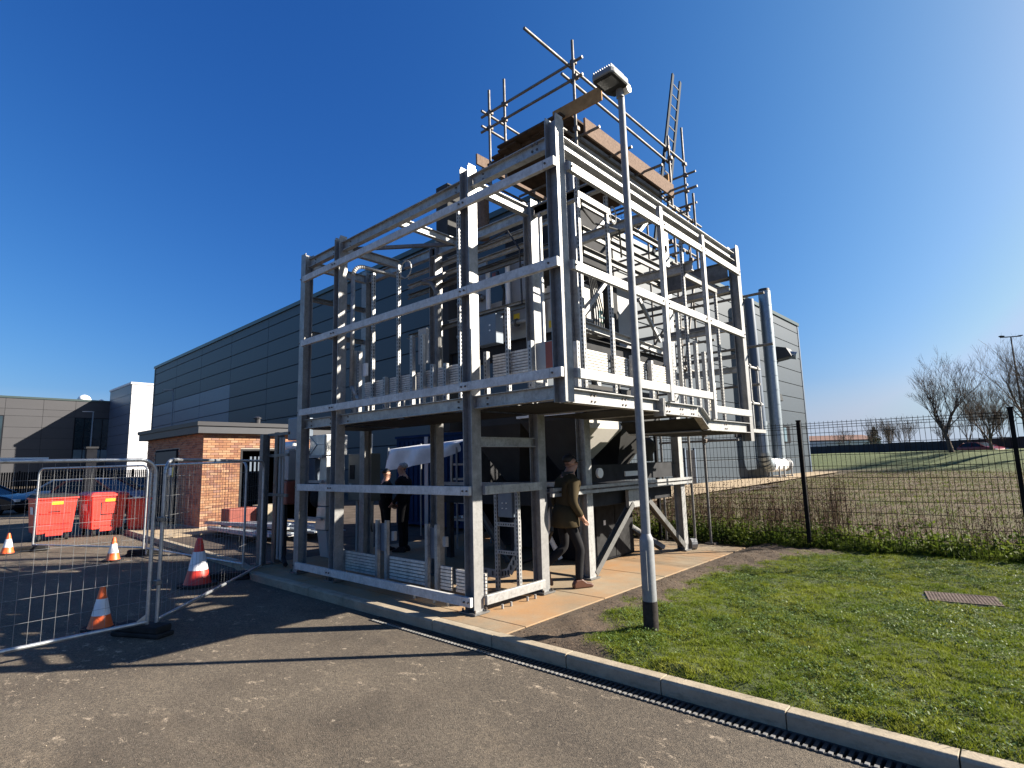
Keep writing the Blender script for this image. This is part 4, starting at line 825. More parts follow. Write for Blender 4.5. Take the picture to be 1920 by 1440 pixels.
for y in (5.52, 5.92): MB().tube((-0.03,y,2.12),(-0.03,y,3.32),0.024,8).build('handrail_post', G, sf, smooth=True, auto=True)
for z in (3.27, 2.62): MB().tube((-0.03,5.42,z),(-0.03,6.06,z),0.022,8).build('handrail', G, sf, smooth=True, auto=True)
B('handrail_bracket', -0.1, 5.41, 2.10, 0.0, 6.05, 2.16)
for y, z in ((5.52,3.27),(5.92,3.27),(5.52,2.62),(5.92,2.62)): B('handrail_clamp', -0.065, y-0.035, z-0.035, 0.005, y+0.035, z+0.035, GD, bevel=0.01)
# ---------------------------------------------------------------- process plant tower inside the frame
pp = thing('process_plant', (-3.1, 3.9, 0), 'tall grey and cream process plant standing inside the galvanised frame', 'industrial plant')
def PB_(name, *a, mat=None, bevel=0.0, par=None): return MB().box(*a).build(name, mat or M['machine'], par or pp, bevel=bevel)
for x, y, z1 in ((-1.465,2.38,6.75),(-1.465,5.45,6.65),(-4.65,5.45,6.6),(-3.2,5.45,6.6)):
    MB().isec((x,y,0.02),(x,y,z1),0.152,0.152,0.010,0.007,XU).build('column', G, pp); 
    pb = MB().box(x-0.12,y-0.12,0.003,x+0.12,y+0.12,0.022).build('base_plate', GD, pp)
PB_('exhaust_stack', -4.85, 2.42, 2.3, -4.5, 2.78, 7.25, mat=M['machine'], bevel=0.01)
for z, h in ((6.93,0.09),(6.79,0.09),(5.78,0.13),(5.3,0.14),(4.98,0.12)): MB().csec((-1.40,2.46,z),(-1.40,5.37,z),h,-0.05 if z < 6 else 0.05,0.006).build('purlin', GD if z < 6 else G, pp)
MB().isec((-1.42,2.46,3.76),(-1.42,5.37,3.66),0.12,0.10).build('beam', G, pp); MB().isec((-1.50,2.46,3.45),(-1.50,5.37,3.45),0.28,0.14).build('heavy_beam', M['darkmetal'], pp)
for z, h, mt in ((5.88,0.09,G),(5.62,0.09,G),(5.2,0.08,GD),(4.36,0.10,G)): MB().csec((-1.55,2.42,z),(-4.48,2.42,z),h,0.05,0.006).build('purlin', mt, pp)
MB().isec((-1.55,2.5,3.62),(-4.6,2.5,3.62),0.30,0.14).build('heavy_beam', M['darkmetal'], pp)
for p, q in (((-1.40,2.41,3.92),(-1.40,3.12,4.59)),((-1.42,4.3,5.78),(-1.42,4.91,6.34)),((-1.42,4.25,4.55),(-1.42,4.98,3.87)),((-1.42,2.5,6.3),(-1.42,3.0,6.72)),((-1.42,3.2,5.7),(-1.42,2.8,5.32))):
    MB().bar(p, q, 0.06, 0.05, (1,0,0)).build('brace', G, pp)
# housings
PB_('lower_housing', -3.9, 2.78, 3.80, -1.78, 3.62, 4.66, mat=M['cream'], bevel=0.01)
PB_('housing_door', -1.78, 3.40, 3.86, -1.765, 3.60, 4.6, mat=M['cream']); PB_('pilaster', -1.779, 3.26, 3.8, -1.735, 3.38, 4.64, mat=M['lgrey']); PB_('kick_strip', -1.779, 2.8, 4.02, -1.76, 3.25, 4.06, mat=M['lgrey'])
PB_('dark_duct', -2.3, 3.70, 3.6, -1.7, 3.98, 4.95, mat=M['darkmetal'], bevel=0.01); PB_('side_panel', -2.0, 4.0, 3.55, -1.72, 4.55, 4.9, mat=M['lgrey'], bevel=0.01)
# the printed marks on the cream housing: a ring over a bar, and a leaf below
mk = MB(); mk.path(arc((-1.763,3.50,4.22), 0.045, math.radians(-20), math.radians(200), ((0,1,0),(0,0,1)), 10), 0.012, 6); mk.box(-1.7645,3.45,4.13,-1.758,3.60,4.165); mk.box(-1.7645,3.455,4.165,-1.758,3.475,4.22)
mk.build('printed_letter', M['teal'], pp); MB().ball((-1.762,3.53,4.04), 0.05, 10, 6, (0.08,1,0.75)).build('printed_emblem', M['green'], pp)
PB_('shaded_upper_housing', -3.7, 3.2, 5.15, -1.95, 4.2, 6.4, mat=M['darkmetal'], bevel=0.015)  # dark box: the shade under the scaffold is put into its colour
PB_('front_panel', -3.12, 2.62, 4.15, -2.40, 2.66, 5.35, mat=M['lgrey']); PB_('front_panel', -3.92, 2.62, 4.42, -3.66, 2.66, 5.5, mat=M['lgrey']); PB_('front_panel', -2.3, 2.7, 3.85, -1.8, 2.74, 4.65, mat=M['cream'])
for x in (-3.55, -3.06): MB().tube((x,2.55,3.8),(x,2.55,5.3),0.045,12).build('vent_pipe', M['white'], pp, smooth=True, auto=True)
PB_('warning_sticker', -3.0, 2.612, 4.18, -2.86, 2.618, 4.28, mat=M['yellow']); PB_('warning_sticker', -2.28, 2.69, 3.92, -2.18, 2.696, 4.04, mat=M['yellow']); PB_('tag_plate', -3.3, 2.4, 4.98, -3.22, 2.41, 5.06, mat=M['redpaint'])
MB().path([(-4.1,2.7,5.6),(-3.9,2.66,5.2),(-3.95,2.7,4.7),(-3.7,2.7,4.3),(-3.75,2.7,3.8)], 0.03, 8).build('hose', M['cable'], pp); MB().path([(-3.45,2.7,5.2),(-3.3,2.72,4.8),(-3.35,2.7,4.3)], 0.03, 8).build('hose', M['cable'], pp)
for k, (x0, x1, z, y) in enumerate(((-4.4,-2.5,4.1,2.56),(-4.4,-3.7,4.75,2.58),(-2.9,-1.7,5.05,2.58))):
    MB().tube((x0,y,z),(x1,y,z),0.04,12).build('process_pipe', G, pp, smooth=True, auto=True)
    for x in np.arange(x0+0.15, x1, 0.45): MB().tube((x,y,z),(x+0.035,y,z),0.075,14).build('flange', GD, pp, auto=True)
for x, z in ((-3.4,4.1),(-2.3,5.05)):
    v_ = MB().ball((x,2.56,z),0.075,12,8).build('valve', M['redpaint'], pp, smooth=True); MB().path(arc((x,2.40,z), 0.07, 0, 2*math.pi, ((1,0,0),(0,0,1)), 12), 0.009, 6).build('hand_wheel', M['darkmetal'], v_); MB().tube((x,2.56,z),(x,2.40,z),0.012,6).build('spindle', M['lgrey'], v_)
for k in range(5): MB().path([(-1.72,2.9+0.05*k,4.9),(-1.60,2.92+0.05*k,4.72),(-1.58,3.0+0.07*k,4.2),(-1.6,3.05+0.07*k,3.75)], 0.012, 6).build('cable', M['cable'], pp)
MB().tube((-3.9,2.8,6.0),(-3.9,2.8,7.0),0.13,12).build('outlet_pipe', M['osb'], pp); MB().tube((-2.7,2.75,5.3),(-2.7,2.75,5.8),0.1,12).build('valve_body', M['darkmetal'], pp)
# lower hoppers and conveyor bed
def hopper(x0, x1, y0, y1, zt, zb, mat, name):
    cx, cy = (x0+x1)/2, (y0+y1)/2; w = 0.16
    vs = [(x0,y0,zt),(x1,y0,zt),(x1,y1,zt),(x0,y1,zt),(cx-w,cy-w,zb),(cx+w,cy-w,zb),(cx+w,cy+w,zb),(cx-w,cy+w,zb)]
    top = [(a,b_,zt+0.55) for a, b_, _ in vs[:4]]
    return MB().add(vs+top, [(0,1,5,4),(1,2,6,5),(2,3,7,6),(3,0,4,7),(4,5,6,7),(0,8,9,1),(1,9,10,2),(2,10,11,3),(3,11,8,0),(8,11,10,9)]).build(name, mat, pp)
hopper(-4.3, -2.9, 2.6, 4.0, 2.35, 1.35, M['machine'], 'hopper'); hopper(-2.85, -1.62, 2.55, 3.75, 2.35, 1.55, M['machine'], 'hopper'); MB().add([(-1.60,2.57,2.42),(-1.60,3.73,2.42),(-1.60,3.73,2.20),(-1.92,3.28,1.72),(-1.92,3.02,1.72),(-1.60,2.57,2.20)]+[(-1.62,2.57,2.42),(-1.62,3.73,2.42),(-1.62,3.73,2.20),(-1.94,3.28,1.72),(-1.94,3.02,1.72),(-1.62,2.57,2.20)], [(0,1,2,5),(5,2,3,4),(0,6,7,1),(1,7,8,2),(2,8,9,3),(3,9,10,4),(4,10,11,5),(5,11,6,0)]).build('sunlit_hopper_face', M['cream'], pp); hopper(-2.85, -1.62, 3.8, 5.1, 2.35, 1.55, M['machine'], 'hopper')  # bodies coloured dark for their shaded sides, cream skin only on the sunlit side
PB_('hopper_rim', -2.9, 2.5, 2.42, -1.56, 3.8, 2.5, mat=M['white'])
PB_('conveyor_bed', -4.9, 2.5, 0.98, -1.55, 5.3, 1.28, mat=M['darkmetal'], bevel=0.01); PB_('conveyor_rail', -4.9, 2.46, 1.30, -1.55, 2.5, 1.36, mat=G)
PB_('conveyor_side', -1.545, 2.5, 1.36, -1.50, 5.3, 1.62, mat=M['darkmetal']); MB().tube((-1.7,3.0,1.48),(-1.7,5.0,1.48),0.12,12).build('conveyor_roller', M['darkmetal'], pp)
MB().lathe([(0.12,0),(0.12,0.12),(0.16,0.2),(0.16,0.34),(0.08,0.42)], (-1.62,4.55,1.65), 14).build('gear_motor', M['machine'], pp, smooth=True); MB().tube((-1.38,2.62,1.50),(-1.34,2.62,1.50),0.075,16).build('round_reflector', M['white'], pp)
PB_('instrument_plate', -1.49, 3.55, 1.42, -1.47, 3.95, 1.5, mat=M['white'])
PB_('added_shade_panel', -4.95, 5.32, 0.35, -2.7, 5.36, 2.3, mat=M['darkmetal']); PB_('added_shade_panel', -4.98, 3.2, 0.3, -4.93, 5.3, 2.3, mat=M['darkmetal']); PB_('control_cubicle', -4.7, 3.9, 0.05, -3.2, 4.9, 0.95, mat=M['darkmetal'], bevel=0.01)  # both thin dark panels are added to deepen the shade under the frame
# ladder-tray shelf along the legs, and leg bracing
for z in (1.31, 1.24): PB_('shelf_rail', -1.36, 1.40, z-0.02, -1.31, 5.72, z+0.025, mat=G)
PB_('shelf_rail', -1.62, 1.40, 1.26, -1.58, 5.72, 1.31, mat=G)
mb = MB()
for i in range(14): mb.box(-1.58, 1.6+i*0.31, 1.255, -1.36, 1.63+i*0.31, 1.275)
tag(mb.build('shelf_rung', G, pp), kind='stuff')
for p, q in (((-1.43,3.62,0.98),(-1.43,2.46,0.06)),((-1.43,4.06,1.06),(-1.43,5.40,0.08)),((-2.6,4.1,0.98),(-1.6,4.95,0.08)),((-3.9,2.46,0.98),(-3.1,2.46,0.08)),((-4.4,4.0,1.0),(-4.4,5.3,0.1))):
    MB().isec(p, q, 0.10, 0.09, 0.008, 0.006, (1,0,0)).build('leg_brace', GD, pp)
PB_('gusset', -1.46, 3.5, 0.92, -1.40, 4.15, 1.2, mat=G)
for x, y in ((-3.0,2.5),(-3.9,2.5),(-4.6,2.5),(-2.9,3.7),(-3.9,5.2)): PB_('support_leg', x-0.05, y-0.05, 0.0, x+0.05, y+0.05, 0.98, mat=M['darkmetal'])
MB().path([(-2.3,2.6,1.1),(-2.25,2.55,0.6),(-2.5,2.6,0.2),(-3.0,2.7,0.03)], 0.025, 8).build('hose', M['cable'], pp); MB().path([(-2.7,3.2,1.1),(-2.8,3.1,0.5),(-2.6,3.2,0.05)], 0.045, 8).build('drop_pipe', M['white'], pp)
MB().tube((-1.40,5.62,0.10),(-1.33,5.70,0.10),0.10,14).build('castor', M['lgrey'], pp); PB_('castor_bracket', -1.5, 5.5, 0.0, -1.42, 5.62, 0.22, mat=M['darkmetal'])

# things under the frame
t = thing('dark_cabinet', (-2.3, 3.95, 0), 'tall black cabinet standing under the shelf behind the leg braces', 'cabinet')
MB().box(-2.9, 3.35, 0.02, -2.0, 4.62, 0.97).build('body', M['door'], t, bevel=0.012); MB().box(-2.0, 3.40, 0.06, -1.985, 3.97, 0.93).build('door', M['black'], t); MB().box(-2.0, 3.99, 0.06, -1.985, 4.58, 0.93).build('door', M['black'], t); MB().box(-1.984, 3.62, 0.6, -1.98, 3.68, 0.68).build('label_plate', M['white'], t)
t = thing('control_panel', (-5.7, 1.45, 0), 'dark green grey control panel on a stand behind the second column', 'control panel')
MB().box(-6.30, 1.40, 1.05, -5.55, 1.62, 1.93).build('enclosure', M['olive_box'], t, bevel=0.012); MB().box(-6.23, 1.39, 1.45, -6.08, 1.399, 1.72).build('screen', M['black'], t); MB().box(-5.73, 1.39, 1.58, -5.59, 1.398, 1.66).build('label_plate', M['white'], t); MB().box(-6.24, 1.385, 1.30, -6.16, 1.399, 1.37).build('switch', M['lgrey'], t)
for x in (-6.15, -5.70): MB().box(x-0.03, 1.5, 0.0, x+0.03, 1.56, 1.05).build('leg', M['lgrey'], t)
MB().tube((-5.80,1.55,1.93),(-5.80,1.55,2.3),0.05,10).build('cable_duct', M['white'], t)
MB().path([(-5.85,1.45,1.05),(-5.75,1.4,0.8),(-5.60,1.42,0.75),(-5.55,1.45,0.5)], 0.015, 6).build('cable', M['cable'], t)
t = thing('insulated_duct', (-7.14, 1.3, 0), 'silver foil insulated duct standing at the left end of the frame', 'duct')
MB().prism([(-7.16,1.05,1.92),(-6.59,1.05,1.92),(-6.59,1.05,2.32),(-7.16,1.05,2.32)], (0,0.5,0)).build('top_box', M['insul'], t, bevel=0.01)
mb = MB(); mb.bar((-7.15,1.045,1.93),(-6.87,1.045,2.13),0.012,0.012); mb.bar((-6.87,1.045,2.13),(-7.15,1.045,2.31),0.012,0.012); mb.bar((-6.87,1.045,2.13),(-6.60,1.045,2.13),0.012,0.012); mb.build('fold_seam', M['lgrey'], t)
MB().prism([(-6.89,1.1,0.95),(-6.59,1.1,0.95),(-6.59,1.1,1.90),(-6.82,1.1,1.90)], (0,0.4,0)).build('middle_box', M['insul'], t, bevel=0.01)
MB().prism([(-6.99,1.1,0.5),(-6.59,1.1,0.5),(-6.59,1.1,0.94),(-6.89,1.1,0.94)], (0,0.4,0)).build('lower_box', M['insul'], t, bevel=0.01); MB().prism([(-6.79,1.12,0.0),(-6.49,1.12,0.0),(-6.59,1.12,0.49),(-6.94,1.12,0.49)], (0,0.35,0)).build('base_box', M['lgrey'], t, bevel=0.01)
for z in (1.9, 1.42, 0.72): MB().bar((-7.29,1.0,z),(-6.54,1.0,z),0.05,0.05).build('pipe_bracket', M['lgrey'], t)
MB().box(-7.5, 1.15, 1.30, -7.12, 1.5, 1.86).build('side_cabinet', M['jbox'], t, bevel=0.01)
MB().ball((-7.04,1.25,1.1), 0.22, 14, 8).build('dark_vessel', M['black'], t, smooth=True)
t = thing('blue_container', (-7.6, 6.0, 0), 'dark blue steel container standing behind the plant', 'container')
MB().box(-10.2, 5.4, 0.05, -5.1, 6.6, 2.45).build('body', M['blue'], t)
for i in range(24): MB().box(-10.15+i*0.21, 5.37, 0.15, -10.03+i*0.21, 5.4, 2.35).build('corrugation', M['blue'], t)
MB().box(-8.85, 5.34, 0.0, -8.7, 5.4, 2.45).build('door_post', M['lgrey'], t); MB().box(-10.22, 5.35, 2.45, -5.08, 6.62, 2.52).build('roof_rail', M['blue'], t)
t = thing('plastic_canopy', (-6.3, 3.6, 0), 'pale plastic sheet canopy hanging behind the man in the suit', 'canopy')
vs, fs = [], []; nu, nv = 18, 12
for j in range(nv):
    for i in range(nu):
        u, v = i/(nu-1), j/(nv-1); x = -7.6+2.5*u; zt = 2.06+0.10*math.sin(u*6)*0.4+0.08*u
        if v < 0.4: y = 4.2-1.0*v/0.4; z = zt+0.12*(1-v/0.4)-0.05*math.sin(u*math.pi*2)
        else: y = 3.2+0.05*math.sin(u*17+v*4); z = zt-(0.5-0.32*max(0,(u-0.3)/0.7))*(v-0.4)/0.6
        vs.append((x+6.3, y-3.6, z))
fs = [(j*nu+i, j*nu+i+1, (j+1)*nu+i+1, (j+1)*nu+i) for j in range(nv-1) for i in range(nu-1)]
o = raw('sheet', vs, fs, M['sheet'], True); o.parent = t; o.data.polygons.foreach_set('use_smooth', [True]*len(fs))
for x in (-7.55, -5.2): MB().tube((x,3.22,0.0),(x,3.22,2.1),0.02,8).build('pole', M['lgrey'], t); MB().tube((x,4.18,0.0),(x,4.18,2.2),0.02,8).build('pole', M['lgrey'], t)
t = thing('pipe_rack', (-5.6, 4.9, 0), 'rack of shelves and pale pipework behind the canopy', 'rack')
for z in (0.35, 0.75, 1.3, 1.65): MB().box(-6.9, 4.6, z, -5.0, 5.1, z+0.05).build('shelf', M['lgrey'], t)
for x in (-6.9, -5.95, -5.0): MB().box(x-0.03, 4.58, 0, x+0.03, 4.62, 2.0).build('upright', M['lgrey'], t)
for k in range(9): MB().tube((-6.8+0.18*k,4.5,0.42+0.02*(k%3)),(-6.85+0.18*k,5.2,0.42+0.02*(k%3)),0.035,8).build('stored_pipe', M['white'], t)
t = thing('steel_goalpost', (-6.9, 0.2, 0), 'pair of dark steel posts on base plates left of the frame', 'steel posts')
for x, y, h in ((-6.93,0.05,2.32),(-6.88,0.30,2.36)):
    MB().isec((x,y,0.02),(x,y,h),0.13,0.13,0.01,0.007,YU).build('post', M['galvd'], t); MB().box(x-0.14,y-0.13,-0.01,x+0.14,y+0.13,0.02).build('base_plate', M['coupler'], t); MB().prism([(x-0.13,y-0.004,0.02),(x-0.05,y-0.004,0.02),(x-0.05,y-0.004,0.2)], (0,0.008,0)).build('stiffener', M['galvd'], t)
for z in (2.28, 1.9, 1.2): MB().box(-6.95, 0.1, z, -6.15, 0.14, z+0.05).build('cross_bar', M['galvd'], t)
for x in (-6.62, -6.5): MB().tube((x,0.2,0.1),(x,0.2,2.25),0.025,8).build('hose_pipe', M['lgrey'], t)
MB().path([(-6.6,0.3,0.3),(-6.5,0.25,0.15),(-6.35,0.2,0.08),(-6.2,0.15,0.05)], 0.04, 8).build('hose', M['black'], t)
t = thing('pump_unit', (-7.6, 0.9, 0), 'narrow grey column unit with a faded red base and white drum on top', 'pump unit')
MB().box(-7.72, 0.75, 1.45, -7.42, 1.1, 2.05).build('column_body', M['lgrey'], t, bevel=0.02); MB().box(-7.75, 0.72, 0.98, -7.40, 1.12, 1.44).build('base', M['redpaint'], t, bevel=0.03); MB().tube((-7.95,0.9,2.14),(-7.4,0.9,2.14),0.09,14).build('drum', M['white'], t, smooth=True, auto=True)
MB().box(-7.7, 0.85, 2.25, -7.3, 1.2, 2.7).build('top_housing', M['jbox'], t, bevel=0.02); MB().box(-7.68, 0.8, -0.02, -7.62, 0.86, 0.98).build('leg', M['darkmetal'], t); MB().box(-7.5, 0.98, -0.02, -7.44, 1.04, 0.98).build('leg', M['darkmetal'], t)
# materials heap by the brick room
t = thing('wrapped_bundle', (-10.6, 1.9, 0), 'long bundle of silver sheeting in plastic wrap on the dark ground', 'bundle')
for k in range(26):
    y0 = 1.2+0.072*k+random.uniform(-.04,.04); xa = -13.6+random.uniform(0, 0.9); xe = -9.3+random.uniform(-1.0, 0.5); lv = random.choice((0.10,0.16,0.22,0.28,0.34))
    MB().bar((xa, y0+random.uniform(-.15,.15), lv*0.7+0.02), (xe, y0+random.uniform(-.15,.15), lv+0.03), random.choice((0.06,0.09,0.14)), random.choice((0.03,0.05,0.07))).build('wrapped_length', M['wrap'] if k % 3 else M['galv'], t)
for x in (-12.2, -10.4): MB().box(x-0.08, 1.2, -0.03, x+0.08, 3.1, 0.06).build('skid', M['board'], t)
t = tag(MB().box(-13.3, 1.75, -0.03, -12.75, 2.5, 0.62).build('carton', M['redpaint'], bevel=0.015), 'dark red carton beside the brick plant room door', 'box')
t = tag(MB().box(-13.2, 2.55, -0.03, -12.5, 3.2, 0.66).build('crate', M['kerb'], bevel=0.02), 'pale grey crate right of the dark red carton', 'crate')

# ---------------------------------------------------------------- scaffold tower on top
sc_ = thing('scaffold', (-2.3, 4.0, 0), 'tube and board scaffold platform above the steel frame', 'scaffold')
TU = M['tube']; r_ = 0.0242
def T(p, q, name='tube'): return MB().tube(p, q, r_, 10).build(name, TU, sc_, smooth=True, auto=True)
def coup(*p): return MB().box(p[0]-0.045,p[1]-0.045,p[2]-0.04,p[0]+0.045,p[1]+0.045,p[2]+0.04).build('coupler', M['coupler'], sc_, bevel=0.012)
std = [(-3.245,2.36,6.6,8.59),(-2.915,2.42,6.6,8.68),(-1.32,2.34,6.45,8.51),(-1.33,5.70,0.0,8.32),(-1.38,6.52,0.0,8.90),(-3.3,5.75,0.0,8.3),(-3.3,6.55,0.0,7.9),(-2.35,6.55,0.0,7.2),(-2.3,5.72,0.0,6.9),(-1.05,6.1,5.2,7.1)]
for x, y, z0, z1 in std: T((x,y,z0),(x,y,z1),'standard')
for z in (8.18, 7.87): T((-3.50,2.41 if z > 8 else 2.40,z), (-1.18,2.41 if z > 8 else 2.40,z), 'guard_rail')
T((-1.37,1.18,8.05), (-1.37,6.62,8.07), 'guard_rail'); T((-1.37,2.08,7.80), (-1.37,5.85,7.76), 'guard_rail')
for z in (8.12, 7.82): T((-3.29,2.2,z), (-3.29,5.9,z), 'guard_rail')
for p in ((-1.34,2.38,8.15),(-1.31,2.38,7.87),(-3.25,2.39,8.15),(-3.26,2.39,7.85),(-2.915,2.42,8.18),(-2.915,2.41,7.87),(-1.35,5.70,8.06),(-1.31,5.70,7.82),(-1.38,6.55,8.05),(-1.32,2.36,6.95)): coup(*p)
# ledgers under the boards, transoms poking out
for x in (-1.42, -3.2): T((x,2.1,6.90), (x,6.7,6.90), 'ledger')
T((-3.62,1.95,7.0), (-3.62,4.2,7.0), 'ledger')
for y, x1 in ((2.57,-1.02),(3.45,-0.95),(4.35,-0.85),(5.40,-0.85)): T((-3.5,y,6.96), (x1,y,6.96), 'transom')
tb = [(6.5,7.78,-1.9,-1.12),(6.46,7.42,-1.9,-1.1),(6.44,7.05,-3.6,-1.12),(6.44,6.25,-3.4,-1.05),(6.58,5.86,-3.4,-1.15),(5.62,6.98,-3.4,-0.75),(5.64,6.55,-3.4,-0.95),(5.64,5.75,-3.4,-1.1),(6.46,4.6,-3.5,-1.1),(5.76,3.9,-3.5,-0.7),(5.64,2.95,-3.5,0.1),(6.44,2.15,-1.9,-0.9),(6.58,2.02,-2.4,-0.7),(5.64,4.58,-3.5,0.30),(5.66,3.64,-3.5,0.37)]
for y, z, x0, x1 in tb: T((x0,y,z), (x1,y,z), 'transom'); coup(-1.36, 5.7 if y < 6 else 6.52, z)
for x, z in ((-1.28,6.7),(-1.42,6.05),(-1.28,5.5),(-1.42,4.3),(-1.28,3.4),(-1.42,2.2)): T((x,5.4,z), (x,6.95,z), 'ledger'); coup(x,5.7,z); coup(x,6.52,z)
T((-3.3,5.8,2.2), (-1.4,6.5,5.4), 'brace'); T((-1.36,5.75,3.2), (-1.36,6.5,5.2), 'brace')
MB().box(-1.48,6.42,-0.05,-1.28,6.62,0.01).build('sole_plate', M['coupler'], sc_)
# boards of the platform (running front to back, ends staggered) and toe boards
xb = -3.40
while xb < -1.45:
    y0 = 2.34+random.uniform(-0.12, 0.10); MB().box(xb, y0, 7.175+random.uniform(0, 0.006), xb+0.218, 5.6+random.uniform(-0.1, 0.1), 7.213).build('board', M['board'], sc_); xb += 0.226
for k, (xa, xb) in enumerate(((-2.9,-1.5),)): MB().box(xa, 2.18+0.05*k, 7.216+0.039*k, xb, 2.40+0.05*k, 7.253+0.039*k).build('board', M['board'], sc_)
MB().box(-1.75, 2.31, 7.19, -0.80, 2.335, 7.43).build('toe_board', M['ply'], sc_); MB().box(-1.245, 2.45, 6.87, -1.21, 5.56, 7.15).build('toe_board', M['osb'], sc_)
MB().box(-3.56, 2.3, 7.215, -3.525, 5.2, 7.42).build('toe_board', M['osb'], sc_); MB().box(-3.3, 5.60, 7.22, -1.33, 5.64, 7.45).build('toe_board', M['ply'], sc_)
mb = MB()
for i in range(10): mb.box(-2.5+0.12*i, 5.66, 6.9, -2.494+0.12*i, 5.665, 7.75)
for i in range(9): mb.box(-2.5, 5.665, 6.9+0.1*i, -1.4, 5.67, 6.906+0.1*i)
tag(mb.build('brick_guard', M['blue'], sc_), kind='stuff')
# ladder leaning in the tower
ld = thing('ladder', (-1.4, 5.4, 5.4), 'tall leaning scaffold ladder rising above the platform guard rails', 'ladder')
def lp(y, z): return V3((-1.42, y, z))
dy = 0.36
MB().bar((-1.42,4.93,5.6),(-1.42,6.38,10.14),0.035,0.075,(0,1,0)).build('stile', M['ladder'], ld); MB().bar((-1.42,4.93+dy,5.45),(-1.42,6.38+dy,10.14),0.035,0.075,(0,1,0)).build('stile', M['ladder'], ld)
for i in range(15):
    f = 0.05+i*0.064; y = 4.93+1.45*f; z = 5.6+4.54*f; MB().tube((-1.42,y+0.03,z),(-1.42,y+dy-0.03,z-0.02),0.014,6).build('rung', M['lgrey'], ld)
# ---------------------------------------------------------------- lamp post
lp_ = thing('lamp_post', (0.5, 0.58, 0), 'tall galvanised lamp post on the lawn with a flat LED head', 'lamp post')
LX, LY = 0.5, 0.58
MB().lathe([(0.074,-0.05),(0.074,0.31)], (LX,LY,0), 24).build('base_band', M['blackpaint'], lp_, smooth=True, auto=True)
MB().lathe([(0.070,0.308),(0.070,0.88),(0.064,0.91),(0.046,0.955)], (LX,LY,0), 24).build('lower_shaft', M['pole'], lp_, smooth=True, auto=True)
MB().lathe([(0.046,0.95),(0.037,5.72)], (LX,LY,0), 20).build('upper_shaft', M['pole'], lp_, smooth=True, auto=True)
hd = MB().prism([(0.33,0.28,5.80),(0.36,0.225,5.80),(0.58,0.225,5.80),(0.615,0.28,5.80),(0.615,0.55,5.80),(0.56,0.64,5.80),(0.39,0.64,5.80),(0.335,0.55,5.80)], (0,0,0.075)).build('lamp_head', M['pole'], lp_, bevel=0.018)
for i in range(9): MB().box(0.36+i*0.028, 0.24, 5.875, 0.368+i*0.028, 0.5, 5.90).build('cooling_fin', M['pole'], hd)
MB().prism([(0.345,0.28,5.793),(0.37,0.24,5.793),(0.575,0.24,5.793),(0.602,0.28,5.793),(0.602,0.54,5.793),(0.55,0.625,5.793),(0.395,0.625,5.793),(0.347,0.54,5.793)], (0,0,0.006)).build('underside_plate', M['darkmetal'], hd); MB().prism([(0.38,0.28,5.787),(0.57,0.28,5.787),(0.57,0.45,5.787),(0.38,0.45,5.787)], (0,0,0.0055)).build('lens', M['lens'], hd); MB().tube((0.44,0.56,5.785),(0.44,0.56,5.80),0.035,14).build('sensor_port', M['black'], hd)
MB().tube((LX+0.0,LY-0.02,5.70),(LX+0.0,LY-0.02,5.81),0.043,16).build('spigot', M['pole'], lp_, smooth=True, auto=True)
MB().tube((LX-0.03,LY+0.03,5.80),(LX+0.09,LY+0.03,5.80),0.05,16).build('hinge_cap', M['white'], lp_, smooth=True, auto=True)
MB().box(LX-0.03, LY-0.0735, 0.42, LX+0.03, LY-0.068, 0.80).build('access_door', M['pole'], lp_)

# ---------------------------------------------------------------- dark mesh fence behind the lawn
def mesh_panel(x0, x1, y, z1=2.26, sp=0.073, label=''):
    t = thing('mesh_fence', ((x0+x1)/2, y, 0), label, 'fence', 'dark mesh fence panels'); mb = MB(); n = round((x1-x0)/sp)
    for i in range(n+1):
        x = x0+(x1-x0)*i/n; mb.tube((x,y,0.03),(x,y,z1+0.03),0.0036,4,cap=False)
    z = 0.08; hz = []
    while z < z1-0.12: hz.append(z); z += 0.2
    hz += [z1-0.09, z1-0.045, z1]
    for z in hz: mb.tube((x0,y+0.005,z),(x1,y+0.005,z),0.0045,4,cap=False)
    tag(mb.build('mesh_wire', M['fence'], t), kind='stuff')
    p = MB().box(x1+0.01,y-0.03,-0.05,x1+0.07,y+0.03,z1+0.05).build('post', M['fence'], t); MB().box(x1+0.0,y-0.035,z1+0.05,x1+0.08,y+0.035,z1+0.075).build('post_cap', M['fence'], p); return t
xp = [0.36-2.95*3, 0.36-2.95*2, 0.36-2.95, 0.36, 3.33, 6.3, 9.2]
nm = ['behind the dark cabinet, left end', 'behind the plant legs', 'just left of the tall post by the slab', 'between the two tall posts on the lawn side', 'right of the second tall post', 'at the far right beyond the picture edge']
for i in range(6): mesh_panel(xp[i]+0.05 if i else xp[i], xp[i+1]-0.04, 6.76, label='dark wire mesh fence panel '+nm[i])

